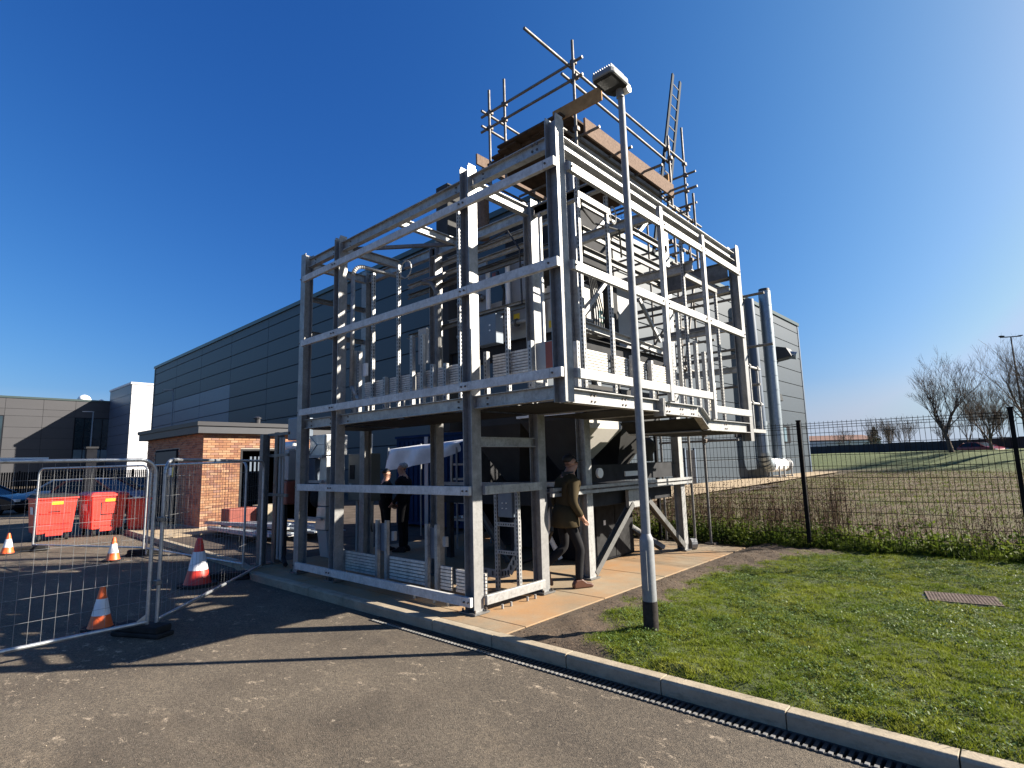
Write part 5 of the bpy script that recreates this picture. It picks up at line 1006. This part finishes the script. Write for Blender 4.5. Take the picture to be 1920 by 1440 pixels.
# ---------------------------------------------------------------- temporary fence panels
def heras(p, q, label, h=1.83, foot=True):
    p, q = V3((*p, 0)), V3((*q, 0)); d = (q-p); L_ = d.length; d.normalize(); zb, r = 0.03, 0.021
    t = thing('temporary_fence', tuple((p+q)/2), label, 'fence panel', 'temporary fence panels')
    def at(u, z): return p+d*u+V3((0,0,z))
    rc = 0.16
    for u in (0.02, L_-0.02): MB().tube(at(u,-0.10), at(u,h-rc), r, 10).build('side_tube', M['heras'], t, smooth=True, auto=True)
    A = [at(0.02+rc-rc*math.cos(a), h-rc+rc*math.sin(a)) for a in [i*math.pi/2/6 for i in range(7)]]; Bq = [at(L_-0.02-rc+rc*math.sin(a), h-rc+rc*math.cos(a)) for a in [i*math.pi/2/6 for i in range(7)]]
    MB().path(A+Bq, r, 10).build('top_tube', M['heras'], t, smooth=True, auto=True)
    MB().tube(at(0.02,zb), at(L_-0.02,zb), r, 10).build('bottom_tube', M['heras'], t, smooth=True, auto=True)
    mb = MB(); n = int(L_/0.105)
    for i in range(1, n): mb.tube(at(L_*i/n,zb), at(L_*i/n,h), 0.0016, 4, cap=False)
    for k in range(1, 8): z = zb+(h-0.1-zb)*k/7.4; mb.tube(at(0.02,z)+V3((0.003,0,0)), at(L_-0.02,z)+V3((0.003,0,0)), 0.0016, 4, cap=False)
    tag(mb.build('mesh_wire', M['wire'], t), kind='stuff'); return t
hp1 = heras((-3.96,-5.95), (-4.09,-2.46), 'nearest galvanised temporary fence panel running off the left edge')
heras((-4.085,-2.395), (-6.66,-0.07), 'temporary fence panel angled from the near post to the kerb')
heras((-14.4,-2.1), (-11.25,-0.62), 'temporary fence panel standing in front of the red bins')
heras((-11.1,-0.62), (-7.05,-0.20), 'temporary fence panel between the bins and the kerb, behind the tall cone')
def clip(x, y, z, label): return tag(MB().box(x-0.05,y-0.03,z-0.025,x+0.05,y+0.03,z+0.025).build('fence_clip', M['galvd'], bevel=0.008), label, 'clip', 'fence clips')
clip(-4.05,-2.41,1.15,'steel clip high on the joint of the two near fence posts'); clip(-4.05,-2.41,0.45,'steel clip low on the joint of the two near fence posts')
def foot(x, y, rz, label):
    o = MB(); o.prism([(-0.34,-0.11,0),(0.34,-0.11,0),(0.34,0.11,0),(-0.34,0.11,0)], (0,0,0.05)); o.prism([(-0.30,-0.10,0.05),(0.30,-0.10,0.05),(0.27,0.09,0.13),(-0.27,0.09,0.13)][:0] or [(-0.31,-0.10,0.049),(0.31,-0.10,0.049),(0.31,0.10,0.049),(-0.31,0.10,0.049)], (0,0,0.075))
    ob = o.build('rubber_block', M['black'], bevel=0.015); ob.location = (x, y, -0.119); ob.rotation_euler = (0,0,rz); return tag(ob, label, 'rubber block', 'rubber fence blocks')
foot(-4.16,-2.50,0.45,'black rubber block under the joint of the near fence posts'); foot(-6.62,-0.62,1.0,'black rubber block at the kerb beside the tall cone'); foot(-11.2,-0.62,1.2,'black rubber block under the right post of the panel by the bins'); foot(-14.4,-2.12,1.2,'black rubber block under the left post of the panel by the bins')
MB().prism([(-4.083,-2.60,0.045),(-4.088,-2.49,0.045),(-4.088,-2.49,0.12)], (0.006,0,0)).build('corner_gusset', M['heras'], hp1)

# ---------------------------------------------------------------- cones
def cone(x, y, h, rz, label, mat, mat2=None):
    t = thing('traffic_cone', (x, y, -0.12), label, 'traffic cone', 'traffic cones on the tarmac'); s = h/0.5
    w = 0.17*s; b = MB().prism([(x+w*c*k[0], y+w*c*k[1], -0.119) for k in () for c in ()] or [(x+w*math.cos(rz+a)*1.2, y+w*math.sin(rz+a)*1.2, -0.119) for a in [math.pi/8+i*math.pi/4 for i in range(8)]], (0,0,0.03*s)).build('base', M['black'], t, bevel=0.004)
    def R(z): return (0.125-0.098*(z-0.03)/0.47)*s
    zs = [0.03, 0.17, 0.345, 0.5]
    def seg(a, b_, nm, m, o=0.0): return MB().lathe([(R(a)+o, a*s), (R(b_)+o, b_*s)], (x,y,-0.12), 24).build(nm, m, t, smooth=True, auto=True)
    MB().lathe([(0.137*s,0.03*s),(0.127*s,0.05*s),(R(0.17),0.17*s)], (x,y,-0.12), 24).build('lower_cone', mat, t, smooth=True, auto=True)
    seg(0.17, 0.36, 'reflective_sleeve', M['reflect'], 0.0015*s)
    MB().lathe([(R(0.36),0.36*s),(R(0.46),0.46*s),(R(0.5)*0.95,0.495*s),(R(0.5)*0.6,0.5*s)], (x,y,-0.12), 24).build('tip', mat2 or mat, t, smooth=True, auto=True); return t
cone(-4.88,-2.74,0.48,0.2,'orange and white traffic cone nearest the camera, behind the near fence panel',M['orange'])
cone(-6.55,-1.12,0.74,0.5,'tall red and white traffic cone beside the kerb',M['conered'])
cone(-10.84,-1.28,0.48,0.9,'small orange and white traffic cone in front of the second red bin',M['orange'])
cone(-14.28,-2.55,0.48,0.1,'small orange and white traffic cone at the left edge by the first bin',M['orange'])

# ---------------------------------------------------------------- red bins
def bin1100(x, y, rz, label, openlid=False):
    t = thing('wheeled_bin', (x, y, -0.12), label, 'waste bin', 'red four wheeled waste bins'); R_ = Matrix.Rotation(rz, 3, 'Z')
    W2, D = 0.45, 1.15; z0, z1 = 0.20, 1.12
    def p(a, b_, z): return V3((x, y, -0.12))+R_@V3((a, b_, z))
    # local: +a = front face normal, b = along the face
    body = [p(-D*0.93,-W2*0.86,z0), p(-0.10,-W2*0.86,z0), p(-0.10,W2*0.86,z0), p(-D*0.93,W2*0.86,z0), p(-D,-W2,z1), p(0,-W2,z1), p(0,W2,z1), p(-D,W2,z1)]
    MB().add(body, [(0,3,2,1),(4,5,6,7),(0,1,5,4),(1,2,6,5),(2,3,7,6),(3,0,4,7)]).build('body', M['redbin'], t, bevel=0.02)
    MB().add([p(-D-0.03,-W2-0.03,z1),p(0.03,-W2-0.03,z1),p(0.03,W2+0.03,z1),p(-D-0.03,W2+0.03,z1),p(-D-0.03,-W2-0.03,z1+0.05),p(0.03,-W2-0.03,z1+0.05),p(0.03,W2+0.03,z1+0.05),p(-D-0.03,W2+0.03,z1+0.05)], [(0,3,2,1),(4,5,6,7),(0,1,5,4),(1,2,6,5),(2,3,7,6),(3,0,4,7)]).build('rim', M['redbin'], t, bevel=0.012)
    lid = [p(-D-0.03,-W2-0.04,z1+0.055),p(0.05,-W2-0.04,z1+0.055),p(0.05,W2+0.04,z1+0.055),p(-D-0.03,W2+0.04,z1+0.055),p(-D+0.1,-W2+0.05,z1+0.14),p(-0.06,-W2+0.05,z1+0.12),p(-0.06,W2-0.05,z1+0.12),p(-D+0.1,W2-0.05,z1+0.14)]
    MB().add(lid, [(0,3,2,1),(4,5,6,7),(0,1,5,4),(1,2,6,5),(2,3,7,6),(3,0,4,7)]).build('lid', M['black'] if not openlid else M['redbin'], t, bevel=0.015)
    def face(b0, b1, za, zb, off, mat, nm):
        def fp(b_, z): k = (z-z0)/(z1-z0); return p(-0.10+0.10*k+off, b_*(0.86+0.14*k), z)
        def fq(b_, z): k = (z-z0)/(z1-z0); return p(-0.10+0.10*k+0.001, b_*(0.86+0.14*k), z)
        return MB().add([fp(b0,za),fp(b1,za),fp(b1,zb),fp(b0,zb),fq(b0,za),fq(b1,za),fq(b1,zb),fq(b0,zb)], [(0,1,2,3),(4,5,1,0),(5,6,2,1),(6,7,3,2),(7,4,0,3)]).build(nm, mat, t)
    face(-0.12,0.14,0.98,1.06,0.006,M['yellow'],'yellow_label')
    if openlid: face(-0.22,0.22,0.60,0.96,0.006,M['black'],'flap_gap'); face(-0.2,0.2,0.63,0.94,0.02,M['redbin'],'front_flap'); face(-0.08,0.09,0.7,0.88,0.027,M['redbin'],'inner_flap')
    else: face(-0.36,0.36,0.74,0.77,0.02,M['redbin'],'front_rib'); face(-0.15,0.1,0.78,0.80,0.03,M['black'],'front_handle')
    face(-0.36,0.36,0.46,0.49,0.018,M['redbin'],'front_rib'); face(-0.36,0.36,0.30,0.33,0.018,M['redbin'],'front_rib'); face(-0.22,0.22,0.14,0.24,0.05,M['redbin'],'tow_skirt')
    MB().add([p(-0.75,-W2*0.955-0.006,0.72),p(-0.35,-W2*0.955-0.006,0.72),p(-0.35,-W2*0.99-0.006,0.92),p(-0.75,-W2*0.99-0.006,0.92)], [(0,1,2,3)]).build('side_label', M['white'], t)
    for a in (-0.2, -D+0.15):
        for s in (-1, 1):
            w_ = MB().tube(p(a,s*0.30-0.03,0.085), p(a,s*0.30+0.03,0.085), 0.085, 16).build('wheel', M['black'], t); MB().tube(p(a,s*0.30-0.034,0.085), p(a,s*0.30+0.034,0.085), 0.04, 10).build('hub', M['lgrey'], w_)
            MB().bar(p(a,s*0.30,0.09), p(a+0.04,s*0.30,0.21), 0.08, 0.02).build('wheel_fork', M['galvd'], t)
    return t
bin1100(-16.45, -1.36, 0.02, 'red wheeled waste bin with a black lid, the left one')
bin1100(-16.55, -0.12, 0.10, 'red wheeled waste bin with red lid and front flap, the middle one', True)
t = thing('wheelie_bin', (-16.55, 0.62, -0.005), 'narrow bright red two wheeled bin at the right of the bins', 'waste bin')
MB().add([(-16.75,0.38,0.06),(-16.42,0.38,0.0),(-16.42,0.82,0.0),(-16.75,0.82,0.06),(-16.9,0.33,0.86),(-16.36,0.33,0.86),(-16.36,0.87,0.86),(-16.9,0.87,0.86)], [(0,3,2,1),(4,5,6,7),(0,1,5,4),(1,2,6,5),(2,3,7,6),(3,0,4,7)]).build('body', M['redbin'], t, bevel=0.02)
MB().box(-16.93,0.30,0.865,-16.33,0.90,0.91).build('lid', M['redbin'], t, bevel=0.015)
for y in (0.36, 0.84): MB().tube((-16.8,y-0.03,0.09),(-16.8,y+0.03,0.09),0.095,14).build('wheel', M['black'], t)
MB().tube((-16.95,0.35,0.84),(-16.95,0.85,0.84),0.02,8).build('handle', M['black'], t)

# ---------------------------------------------------------------- manhole cover
t = thing('manhole_cover', (2.7, 3.75, 0.03), 'rusty chequer plate manhole cover set in the lawn', 'manhole cover')
Rm = Matrix.Rotation(math.radians(11), 3, 'Z')
def mp_(a, b_, z): return V3((2.70,3.75,0.026))+Rm@V3((a,b_,z))
MB().prism([mp_(-.37,-.28,-.05),mp_(.37,-.28,-.05),mp_(.37,.28,-.05),mp_(-.37,.28,-.05)], (0,0,0.045)).build('cover_frame', M['iron'], t)
MB().prism([mp_(-.33,-.24,-.04),mp_(.33,-.24,-.04),mp_(.33,.24,-.04),mp_(-.33,.24,-.04)], (0,0,0.05)).build('plate', M['rust'], t)
mb = MB()
for i in range(20):
    for j in range(14):
        c = mp_(-.30+i*.0316,-.21+j*.0323,0.010); a = 0.8 if (i+j)%2 else -0.8; mb.bar(c-V3((math.cos(a),math.sin(a),0))*.011, c+V3((math.cos(a),math.sin(a),0))*.011, 0.007, 0.007)
tag(mb.build('tread_bar', M['rust'], t), kind='stuff')

# grass leaning over the rim of the cover
# ---------------------------------------------------------------- people
def body_mesh(name, joints, edges, regions, mats, parent):
    """one continuous skinned surface; regions map each bone to a material"""
    names = list(joints); idx = {n: i for i, n in enumerate(names)}; base = PB[parent.name]
    me = bpy.data.meshes.new(name); me.from_pydata([tuple(V3(joints[n][:3])-base) for n in names], [(idx[a], idx[b_]) for a, b_ in edges], [])
    o = bpy.data.objects.new(name, me); COL.objects.link(o)
    sk = o.modifiers.new('skin', 'SKIN'); sk.use_smooth_shade = True
    for i, n in enumerate(names):
        r = joints[n][3]; sv = me.skin_vertices[0].data[i]; sv.radius = r if isinstance(r, tuple) else (r, r); sv.use_root = (n == 'pelvis')
    ss = o.modifiers.new('sub', 'SUBSURF'); ss.levels = 2; ss.render_levels = 2
    dg = bpy.context.evaluated_depsgraph_get(); ev = o.evaluated_get(dg); m2 = bpy.data.meshes.new_from_object(ev); o.modifiers.clear(); o.data = m2; m2.materials.clear()
    for q in mats: m2.materials.append(q)
    segs = [(V3(joints[a][:3])-base, V3(joints[b_][:3])-base, regions.get((a, b_), 0)) for a, b_ in edges]
    for pgn in m2.polygons:
        c = V3(pgn.center); best = (9e9, 0)
        for a, b_, rg in segs:
            ab = b_-a; u = max(0, min(1, (c-a).dot(ab)/max(1e-9, ab.length_squared))); dd = (c-(a+ab*u)).length
            if dd < best[0]: best = (dd, rg)
        pgn.material_index = best[1]; pgn.use_smooth = True
    o.parent = parent; return o
def fingers(J, E, RG, hand, side, d, perp, reg):
    d = V3(d).normalized(); perp = V3(perp).normalized(); h = V3(J[hand][:3])
    palm = h+d*0.06; J[side+'palm'] = (*palm, (0.034, 0.018)); E.append((hand, side+'palm')); RG[(hand, side+'palm')] = reg
    for k, (o_, l) in enumerate(((-0.026,0.065),(-0.009,0.075),(0.009,0.07),(0.026,0.055))):
        p1 = palm+d*0.035+perp*o_; p2 = p1+d*l*0.55; p3 = p2+(d*0.7+V3(d).cross(perp)*0.5)*l*0.5
        for nm, p, prev in ((f'{side}f{k}a',p1,side+'palm'),(f'{side}f{k}b',p2,f'{side}f{k}a'),(f'{side}f{k}c',p3,f'{side}f{k}b')): J[nm] = (*p, 0.0085); E.append((prev, nm)); RG[(prev, nm)] = reg
    t1 = h+d*0.03-perp*0.04; t2 = t1+d*0.035-perp*0.012
    J[side+'t1'] = (*t1, 0.010); J[side+'t2'] = (*t2, 0.009); E += [(hand, side+'t1'), (side+'t1', side+'t2')]; RG[(hand, side+'t1')] = reg; RG[(side+'t1', side+'t2')] = reg
def person(loc, face, H, label, pose, mats, hair, jacket_r=1.0, headtilt=0.0, shoe=None, coat=False):
    """loc = ground point under the pelvis, face = heading angle; local f = forward, s = to the left"""
    t = thing('person', loc, label, 'person'); k = H/1.76; F = V3((math.cos(face), math.sin(face), 0)); S = V3((-math.sin(face), math.cos(face), 0)); O = V3(loc)
    def w(f, s, z): return O+F*f*k+S*s*k+V3((0,0,z*k))
    J = {}; E = []; RG = {}
    def add(n, f, s, z, r, prev=None, reg=0):
        J[n] = (*w(f,s,z), tuple(q*k for q in r) if isinstance(r, tuple) else r*k)
        if prev: E.append((prev, n)); RG[(prev, n)] = reg
    SKN, TOP, LEG = 0, 1, 2; lean = pose.get('lean', 0.03); jr = jacket_r
    add('pelvis', 0, 0, 0.96, (0.155*jr, 0.115*jr)); 
    add('waist', lean*0.3, 0, 1.08, (0.15*jr, 0.11*jr), 'pelvis', TOP); add('chest', lean*0.7, 0, 1.29, (0.175*jr, 0.125*jr), 'waist', TOP); add('upper', lean, 0, 1.43, (0.13*jr, 0.09*jr), 'chest', TOP)
    add('neck', lean*1.2+0.01, 0, 1.52, 0.056, 'upper', SKN); hf = lean*1.4+0.03
    add('jaw', hf+0.02, 0, 1.60, (0.066, 0.075), 'neck', SKN); add('skull', hf, 0, 1.675, (0.077, 0.093), 'jaw', SKN); add('crown', hf-0.005, 0, 1.725, (0.058, 0.072), 'skull', SKN)
    add('nose', hf+0.105, 0, 1.635, 0.014, 'jaw', SKN)
    for sd_, sg in (('l', 1), ('r', -1)):
        add(sd_+'ear', hf-0.005, sg*0.083, 1.645, 0.014, 'skull', SKN)
        add(sd_+'sho', lean, sg*0.185, 1.40, 0.068*jr, 'upper', TOP)
        el = pose[sd_+'elbow']; ha = pose[sd_+'hand']
        add(sd_+'elb', el[0], sg*el[1], el[2], 0.050*jr, sd_+'sho', TOP); add(sd_+'wri', ha[0], sg*ha[1], ha[2], 0.037*jr, sd_+'elb', TOP); 
        dv = (V3(J[sd_+'wri'][:3])-V3(J[sd_+'elb'][:3])).normalized(); hp = V3(J[sd_+'wri'][:3])+dv*0.02
        J[sd_+'han'] = (*hp, 0.026*k); E.append((sd_+'wri', sd_+'han')); RG[(sd_+'wri', sd_+'han')] = SKN
        fingers(J, E, RG, sd_+'han', sd_, dv, F*0.9+V3((0,0,0.1)), SKN)
        kn = pose[sd_+'knee']; an = pose[sd_+'ankle']
        add(sd_+'hip', 0.0, sg*0.088, 0.90, 0.094, 'pelvis', LEG); add(sd_+'kne', kn[0], sg*0.09, kn[1], 0.065, sd_+'hip', LEG); add(sd_+'cal', (kn[0]*0.65+an[0]*0.35)-0.01, sg*0.09, kn[1]*0.65+an[1]*0.35, 0.062, sd_+'kne', LEG); add(sd_+'ank', an[0], sg*0.09, an[1], 0.052, sd_+'cal', LEG)
    body_mesh('body', J, E, RG, mats, t)
    for sd_, sg in (('l', 1), ('r', -1)):
        an = pose[sd_+'ankle']; pt_ = pose.get(sd_+'pitch', 0.0); cp, sp = math.cos(pt_), math.sin(pt_); z0 = an[1]-0.085
        prof = [(-0.09,0.0),(-0.095,0.05),(-0.06,0.11),(0.04,0.115),(0.10,0.07),(0.17,0.055),(0.20,0.03),(0.19,0.0)]
        pts_ = [(an[0]+(a*cp-(b_)*sp), z0+0.0+(a*sp+b_*cp)) for a, b_ in prof]; lo = min(z for _, z in pts_)
        if an[1] < 0.12: pts_ = [(f_, z-lo+0.002) for f_, z in pts_]
        MB().prism([w(f_, sg*0.09-0.045, z) for f_, z in pts_], S*0.09*k).build('shoe', shoe or M['black'], t, bevel=0.02)
    if coat:
        mb = MB(); n_ = 20; pr_ = [(0.80,0.215,0.175),(0.815,0.228,0.19),(0.90,0.225,0.185),(1.0,0.215,0.175),(1.10,0.17,0.13)]
        vs_ = [w(rf_*math.cos(2*math.pi*i/n_), rs_*math.sin(2*math.pi*i/n_), z_) for z_, rs_, rf_ in pr_ for i in range(n_)]
        mb.add(vs_, [(q*n_+i, q*n_+(i+1)%n_, (q+1)*n_+(i+1)%n_, (q+1)*n_+i) for q in range(4) for i in range(n_)]+[tuple(range(n_-1,-1,-1)), tuple(range(4*n_, 5*n_))]).build('jacket_hem', mats[1], t, smooth=True)
        mb = MB()
        vs_ = [w(lean*1.1+0.0+rf_*math.cos(2*math.pi*i/n_), rf_*1.15*math.sin(2*math.pi*i/n_), z_) for z_, rf_ in ((1.43,0.10),(1.47,0.088),(1.54,0.082)) for i in range(n_)]
        mb.add(vs_, [(q*n_+i, q*n_+(i+1)%n_, (q+1)*n_+(i+1)%n_, (q+1)*n_+i) for q in range(2) for i in range(n_)]).build('collar', M['haird'], t, smooth=True)
    hc = w(hf-0.012, 0, 1.70); mb = MB()
    hv = [(0.086,0.10,0.075)]
    mb.ball((0,0,0), 1.0, 14, 9); RM = Matrix((F, S, V3((0,0,1)))).transposed(); 
    mb.v = [tuple(hc+RM@V3((p[0]*0.100*k-0.01*k, p[1]*0.086*k, max(p[2], -0.45 if p[0] < 0 else 0.25)*0.078*k))) for p in mb.v]
    mb.build(hair[1], hair[0], t, smooth=True)
    for sg in (-1, 1): MB().ball(w(hf+0.088, sg*0.032, 1.655), 0.009*k, 8, 5).build('eye', M['eye'], t)
    MB().bar(w(hf+0.097, -0.022, 1.588), w(hf+0.097, 0.022, 1.588), 0.006, 0.006).build('mouth', M['redpaint'], t)
    return t
walk = dict(lean=0.06, lelbow=(-0.06,0.25,1.14), lhand=(0.10,0.22,0.95), relbow=(0.0,0.25,1.13), rhand=(0.13,0.22,0.96),
            lknee=(0.02,0.52), lankle=(-0.33,0.26), lpitch=-0.9, rknee=(0.17,0.50), rankle=(0.13,0.09), rpitch=0.0)
pw = person((-1.36, 1.72, 0.0), math.radians(62), 1.77, 'person in olive padded jacket, dark cap and black trousers walking past the steel leg', walk, [M['skin'], M['puffer'], M['trousers']], (M['haird'], 'cap'), 1.28, shoe=M['shoe'], coat=True)
MB().prism([V3((-1.36,1.72,0))+V3((math.cos(math.radians(62)),math.sin(math.radians(62)),0))*f+V3((-math.sin(math.radians(62)),math.cos(math.radians(62)),0))*s+V3((0,0,1.69)) for f, s in ((0.17,-0.07),(0.28,-0.05),(0.28,0.05),(0.17,0.07))], (0,0,0.012)).build('cap_peak', M['haird'], pw)
stand = dict(lean=0.0, lelbow=(-0.05,0.25,1.14), lhand=(0.14,0.17,0.98), relbow=(-0.05,0.25,1.14), rhand=(0.14,0.17,0.98), lknee=(0.02,0.50), lankle=(0.0,0.09), rknee=(0.02,0.50), rankle=(0.0,0.09))
person((-5.88, 2.40, 0.0), math.radians(205), 1.73, 'person in a black suit with grey hair facing left under the frame', stand, [M['skin'], M['suit'], M['suit']], (M['hairg'], 'hair'), 1.1)
person((-6.35, 2.30, 0.0), math.radians(75), 1.62, 'person in dark clothes seen from behind, left of the grey haired one', stand, [M['skin'], M['suit'], M['suit']], (M['haird'], 'hair'), 1.18)

# ---------------------------------------------------------------- vegetation: lawn blades, field straw, weeds at the fence
def blades(name, pts, hgt, wid, lean, mat, label_kind='stuff'):
    n = len(pts); a = rng.uniform(0, 6.283, n); h = hgt*rng.uniform(0.55, 1.25, n); w_ = wid*rng.uniform(0.7, 1.3, n); la = rng.uniform(0, 6.283, n); lr = lean*rng.uniform(0.2, 1.0, n)*h
    dx, dy = np.cos(a)*w_/2, np.sin(a)*w_/2; vs = np.zeros((n, 3, 3)); vs[:, 0] = pts; vs[:, 1] = pts; vs[:, 2] = pts
    vs[:, 0, 0] -= dx; vs[:, 0, 1] -= dy; vs[:, 1, 0] += dx; vs[:, 1, 1] += dy; vs[:, 2, 0] += np.cos(la)*lr; vs[:, 2, 1] += np.sin(la)*lr; vs[:, 2, 2] += h
    o = raw(name, vs.reshape(-1, 3), np.arange(n*3).reshape(-1, 3), mat); return tag(o, kind=label_kind)
P_ = []
N0 = 620000; xx = rng.uniform(-0.6, 6.5, N0); yy_ = rng.uniform(-0.28, 6.75, N0); dist = np.hypot(xx-3.38, yy_+4.58)
keep = rng.random(N0) < np.clip(5.5/dist, 0.25, 1)**1.2
for x, y in zip(xx[keep], yy_[keep]):
    wv = wear(x, y)
    if random.random() < wv*1.02: continue
    if 2.36 < x < 3.04 and 3.45 < y < 4.05 and abs((Rm.transposed()@V3((x-2.7,y-3.75,0))).x) < 0.335 and abs((Rm.transposed()@V3((x-2.7,y-3.75,0))).y) < 0.245: continue
    P_.append((x, y, lz(x, y)-0.004))
P_ = np.array(P_)
cl = 0.6+0.4*np.sin(P_[:,0]*4.1+1.3*np.sin(P_[:,1]*3.3))*np.sin(P_[:,1]*4.7+P_[:,0]*1.9)
cl2 = np.sin(P_[:,0]*13+2*np.sin(P_[:,1]*7))*np.sin(P_[:,1]*14+1.7*np.sin(P_[:,0]*9))
blades('grass', P_, 0.026*(0.6+0.4*cl)*(1+0.4*cl2), 0.0075, 1.3, M['blade'])
tf = P_[rng.random(len(P_)) < 0.05][:2600]; tq = np.repeat(tf, 14, 0); tq[:, :2] += rng.normal(0, 0.018, (len(tq), 2)); blades('grass_tufts', tq, 0.042, 0.009, 1.5, M['blade'])
nc_ = 2600; cc = []
while len(cc) < nc_:
    x, y = rng.uniform(-0.1, 6.4), rng.uniform(-0.2, 6.5)
    if wear(x, y) < 0.25 and math.sin(x*2.7+1)*math.sin(y*2.1+x)+rng.normal(0, .3) > -0.1: cc.append((x, y, lz(x, y)+0.012))
def flat_leaves(name, C_, nl, rad, size, mat):
    C_ = np.repeat(np.array(C_), nl, 0); n = len(C_); p = C_+np.stack([rng.normal(0, rad, n), rng.normal(0, rad, n), np.abs(rng.normal(0, 0.014, n))], 1)
    a = rng.uniform(0, 6.283, n); s = size*rng.uniform(0.6, 1.3, n); tz_ = rng.normal(0, 0.35, (n, 2)); ux = np.stack([np.cos(a)*s, np.sin(a)*s, tz_[:,0]*s], 1); uy = np.stack([-np.sin(a)*s*.7, np.cos(a)*s*.7, tz_[:,1]*s], 1)
    return tag(raw(name, np.stack([p-ux, p+uy, p+ux, p-uy], 1).reshape(-1, 3), np.arange(n*4).reshape(-1, 4), mat), kind='stuff')
flat_leaves('clover', cc, 26, 0.045, 0.0085, M['clover'])
# tufts of longer grass and leaves near the fence foot
n = 26000; q = np.stack([rng.uniform(-0.6, 8.0, n), 6.72+np.abs(rng.normal(0, 0.35, n)), np.zeros(n)], 1); blades('rank_grass', q[:11000], 0.17, 0.010, 1.1, M['bramble'])
# brambles: leaf clumps along the fence foot
def clumps(name, centres, nl, rad, hgt, size, mat):
    C_ = np.repeat(np.array(centres), nl, 0); n = len(C_); p = C_+np.stack([rng.normal(0, rad, n), rng.normal(0, rad, n)*0.7, np.abs(rng.normal(0, hgt, n))], 1)
    u = rng.normal(size=(n, 3)); u /= np.linalg.norm(u, axis=1)[:, None]; v = rng.normal(size=(n, 3)); v -= (v*u).sum(1)[:, None]*u; v /= np.linalg.norm(v, axis=1)[:, None]; s = (size*rng.uniform(0.5, 1.3, n))[:, None]
    vs = np.stack([p-u*s, p+v*s*0.55, p+u*s, p-v*s*0.55], 1).reshape(-1, 3); return tag(raw(name, vs, np.arange(n*4).reshape(-1, 4), mat), kind='stuff')
cs = [(x+rng.uniform(-.12,.12), 6.92+rng.uniform(-.16,.5)+0.1*math.sin(x*2), 0.0) for x in np.arange(-4, 8, 0.16)]
clumps('brambles', cs, 230, 0.15, 0.16, 0.038, M['bramble'])
cs = [(x+rng.uniform(-.1,.1), 7.3+rng.uniform(-.2,.6), 0.0) for x in np.arange(-2.6, 0.6, 0.12)]; clumps('undergrowth', cs, 120, 0.17, 0.2, 0.03, M['bramble'])
# dead weed stalks behind the fence, denser at left
mb = MB()
def weed(x, y, h):
    p = V3((x, y, 0)); d = V3((rng.normal(0,.10), rng.normal(0,.10), 1)).normalized(); r = 0.0045
    for i in range(4):
        q_ = p+d*h/4; mb.tube(p, q_, r, 3, r*0.8, cap=False); r *= 0.8; p = q_; d = (d+V3((rng.normal(0,.09),rng.normal(0,.09),0))).normalized()
        if i >= 1:
            for _ in range(3):
                e = (d+V3((rng.normal(0,.5),rng.normal(0,.5),.1))).normalized(); e2 = p+e*h*rng.uniform(0.12,0.3); mb.tube(p, e2, r*0.7, 3, r*0.4, cap=False)
                mb.ball(e2, 0.010, 4, 3)
for _ in range(560): weed(rng.uniform(-4.6, 0.5), 7.0+abs(rng.normal(0, 1.0)), rng.uniform(0.35, 1.05))
for _ in range(240): weed(rng.uniform(0.4, 6.5), 7.0+abs(rng.normal(0, 1.3)), rng.uniform(0.2, 0.65))
for _ in range(26): weed(0.75+rng.normal(0,.10), 7.2+rng.normal(0,.1), rng.uniform(0.8, 1.1))
tag(mb.build('dead_weeds', M['stalk']), kind='stuff')
# straw over the field, thinning with distance
n = 85000; y = 7+54*rng.random(n)**1.7; x = -9+ (y*0.62+10)*rng.random(n); q = np.stack([x, y, [fz(a, b_)-0.01 for a, b_ in zip(x, y)]], 1); sc2 = 0.6+y/30
keep = (x > -8.2)
blades('field_straw', q[keep], 0.075*np.clip(sc2[keep], 0.8, 1.5), 0.011*sc2[keep], 2.0, M['straw'])
n = 26000; y = 7+50*rng.random(n)**1.7; x = -9+ (y*0.62+10)*rng.random(n); q = np.stack([x, y, [fz(a, b_)-0.01 for a, b_ in zip(x, y)]], 1); keep = x > -8
blades('field_grass', q[keep], 0.12, 0.014+y[keep]/1800, 1.3, M['bramble'])
# grass and crumbs creeping over the slab edge, loose stones on the worn strip
mb = MB()
for _ in range(420):
    x = -0.64+abs(rng.normal(0, 0.5)); y = rng.uniform(-0.25, 6.3)
    if wear(x, y) < 0.3: continue
    s = rng.uniform(0.003, 0.011); mb.ball((x, y, lz(x, y)+s*0.3), s, 5, 3, (1, rng.uniform(.6,1.2), .7))
tag(mb.build('loose_stones', M['soil']), kind='stuff')
mb = MB()
for _ in range(700):
    x = rng.uniform(-6, 5); y = -0.5-rng.random()*3.2; s = rng.uniform(0.002, 0.006); mb.ball((x, y, -0.12+s*0.4), s, 4, 3, (1,1,.7))
tag(mb.build('road_grit', M['kerb']), kind='stuff')
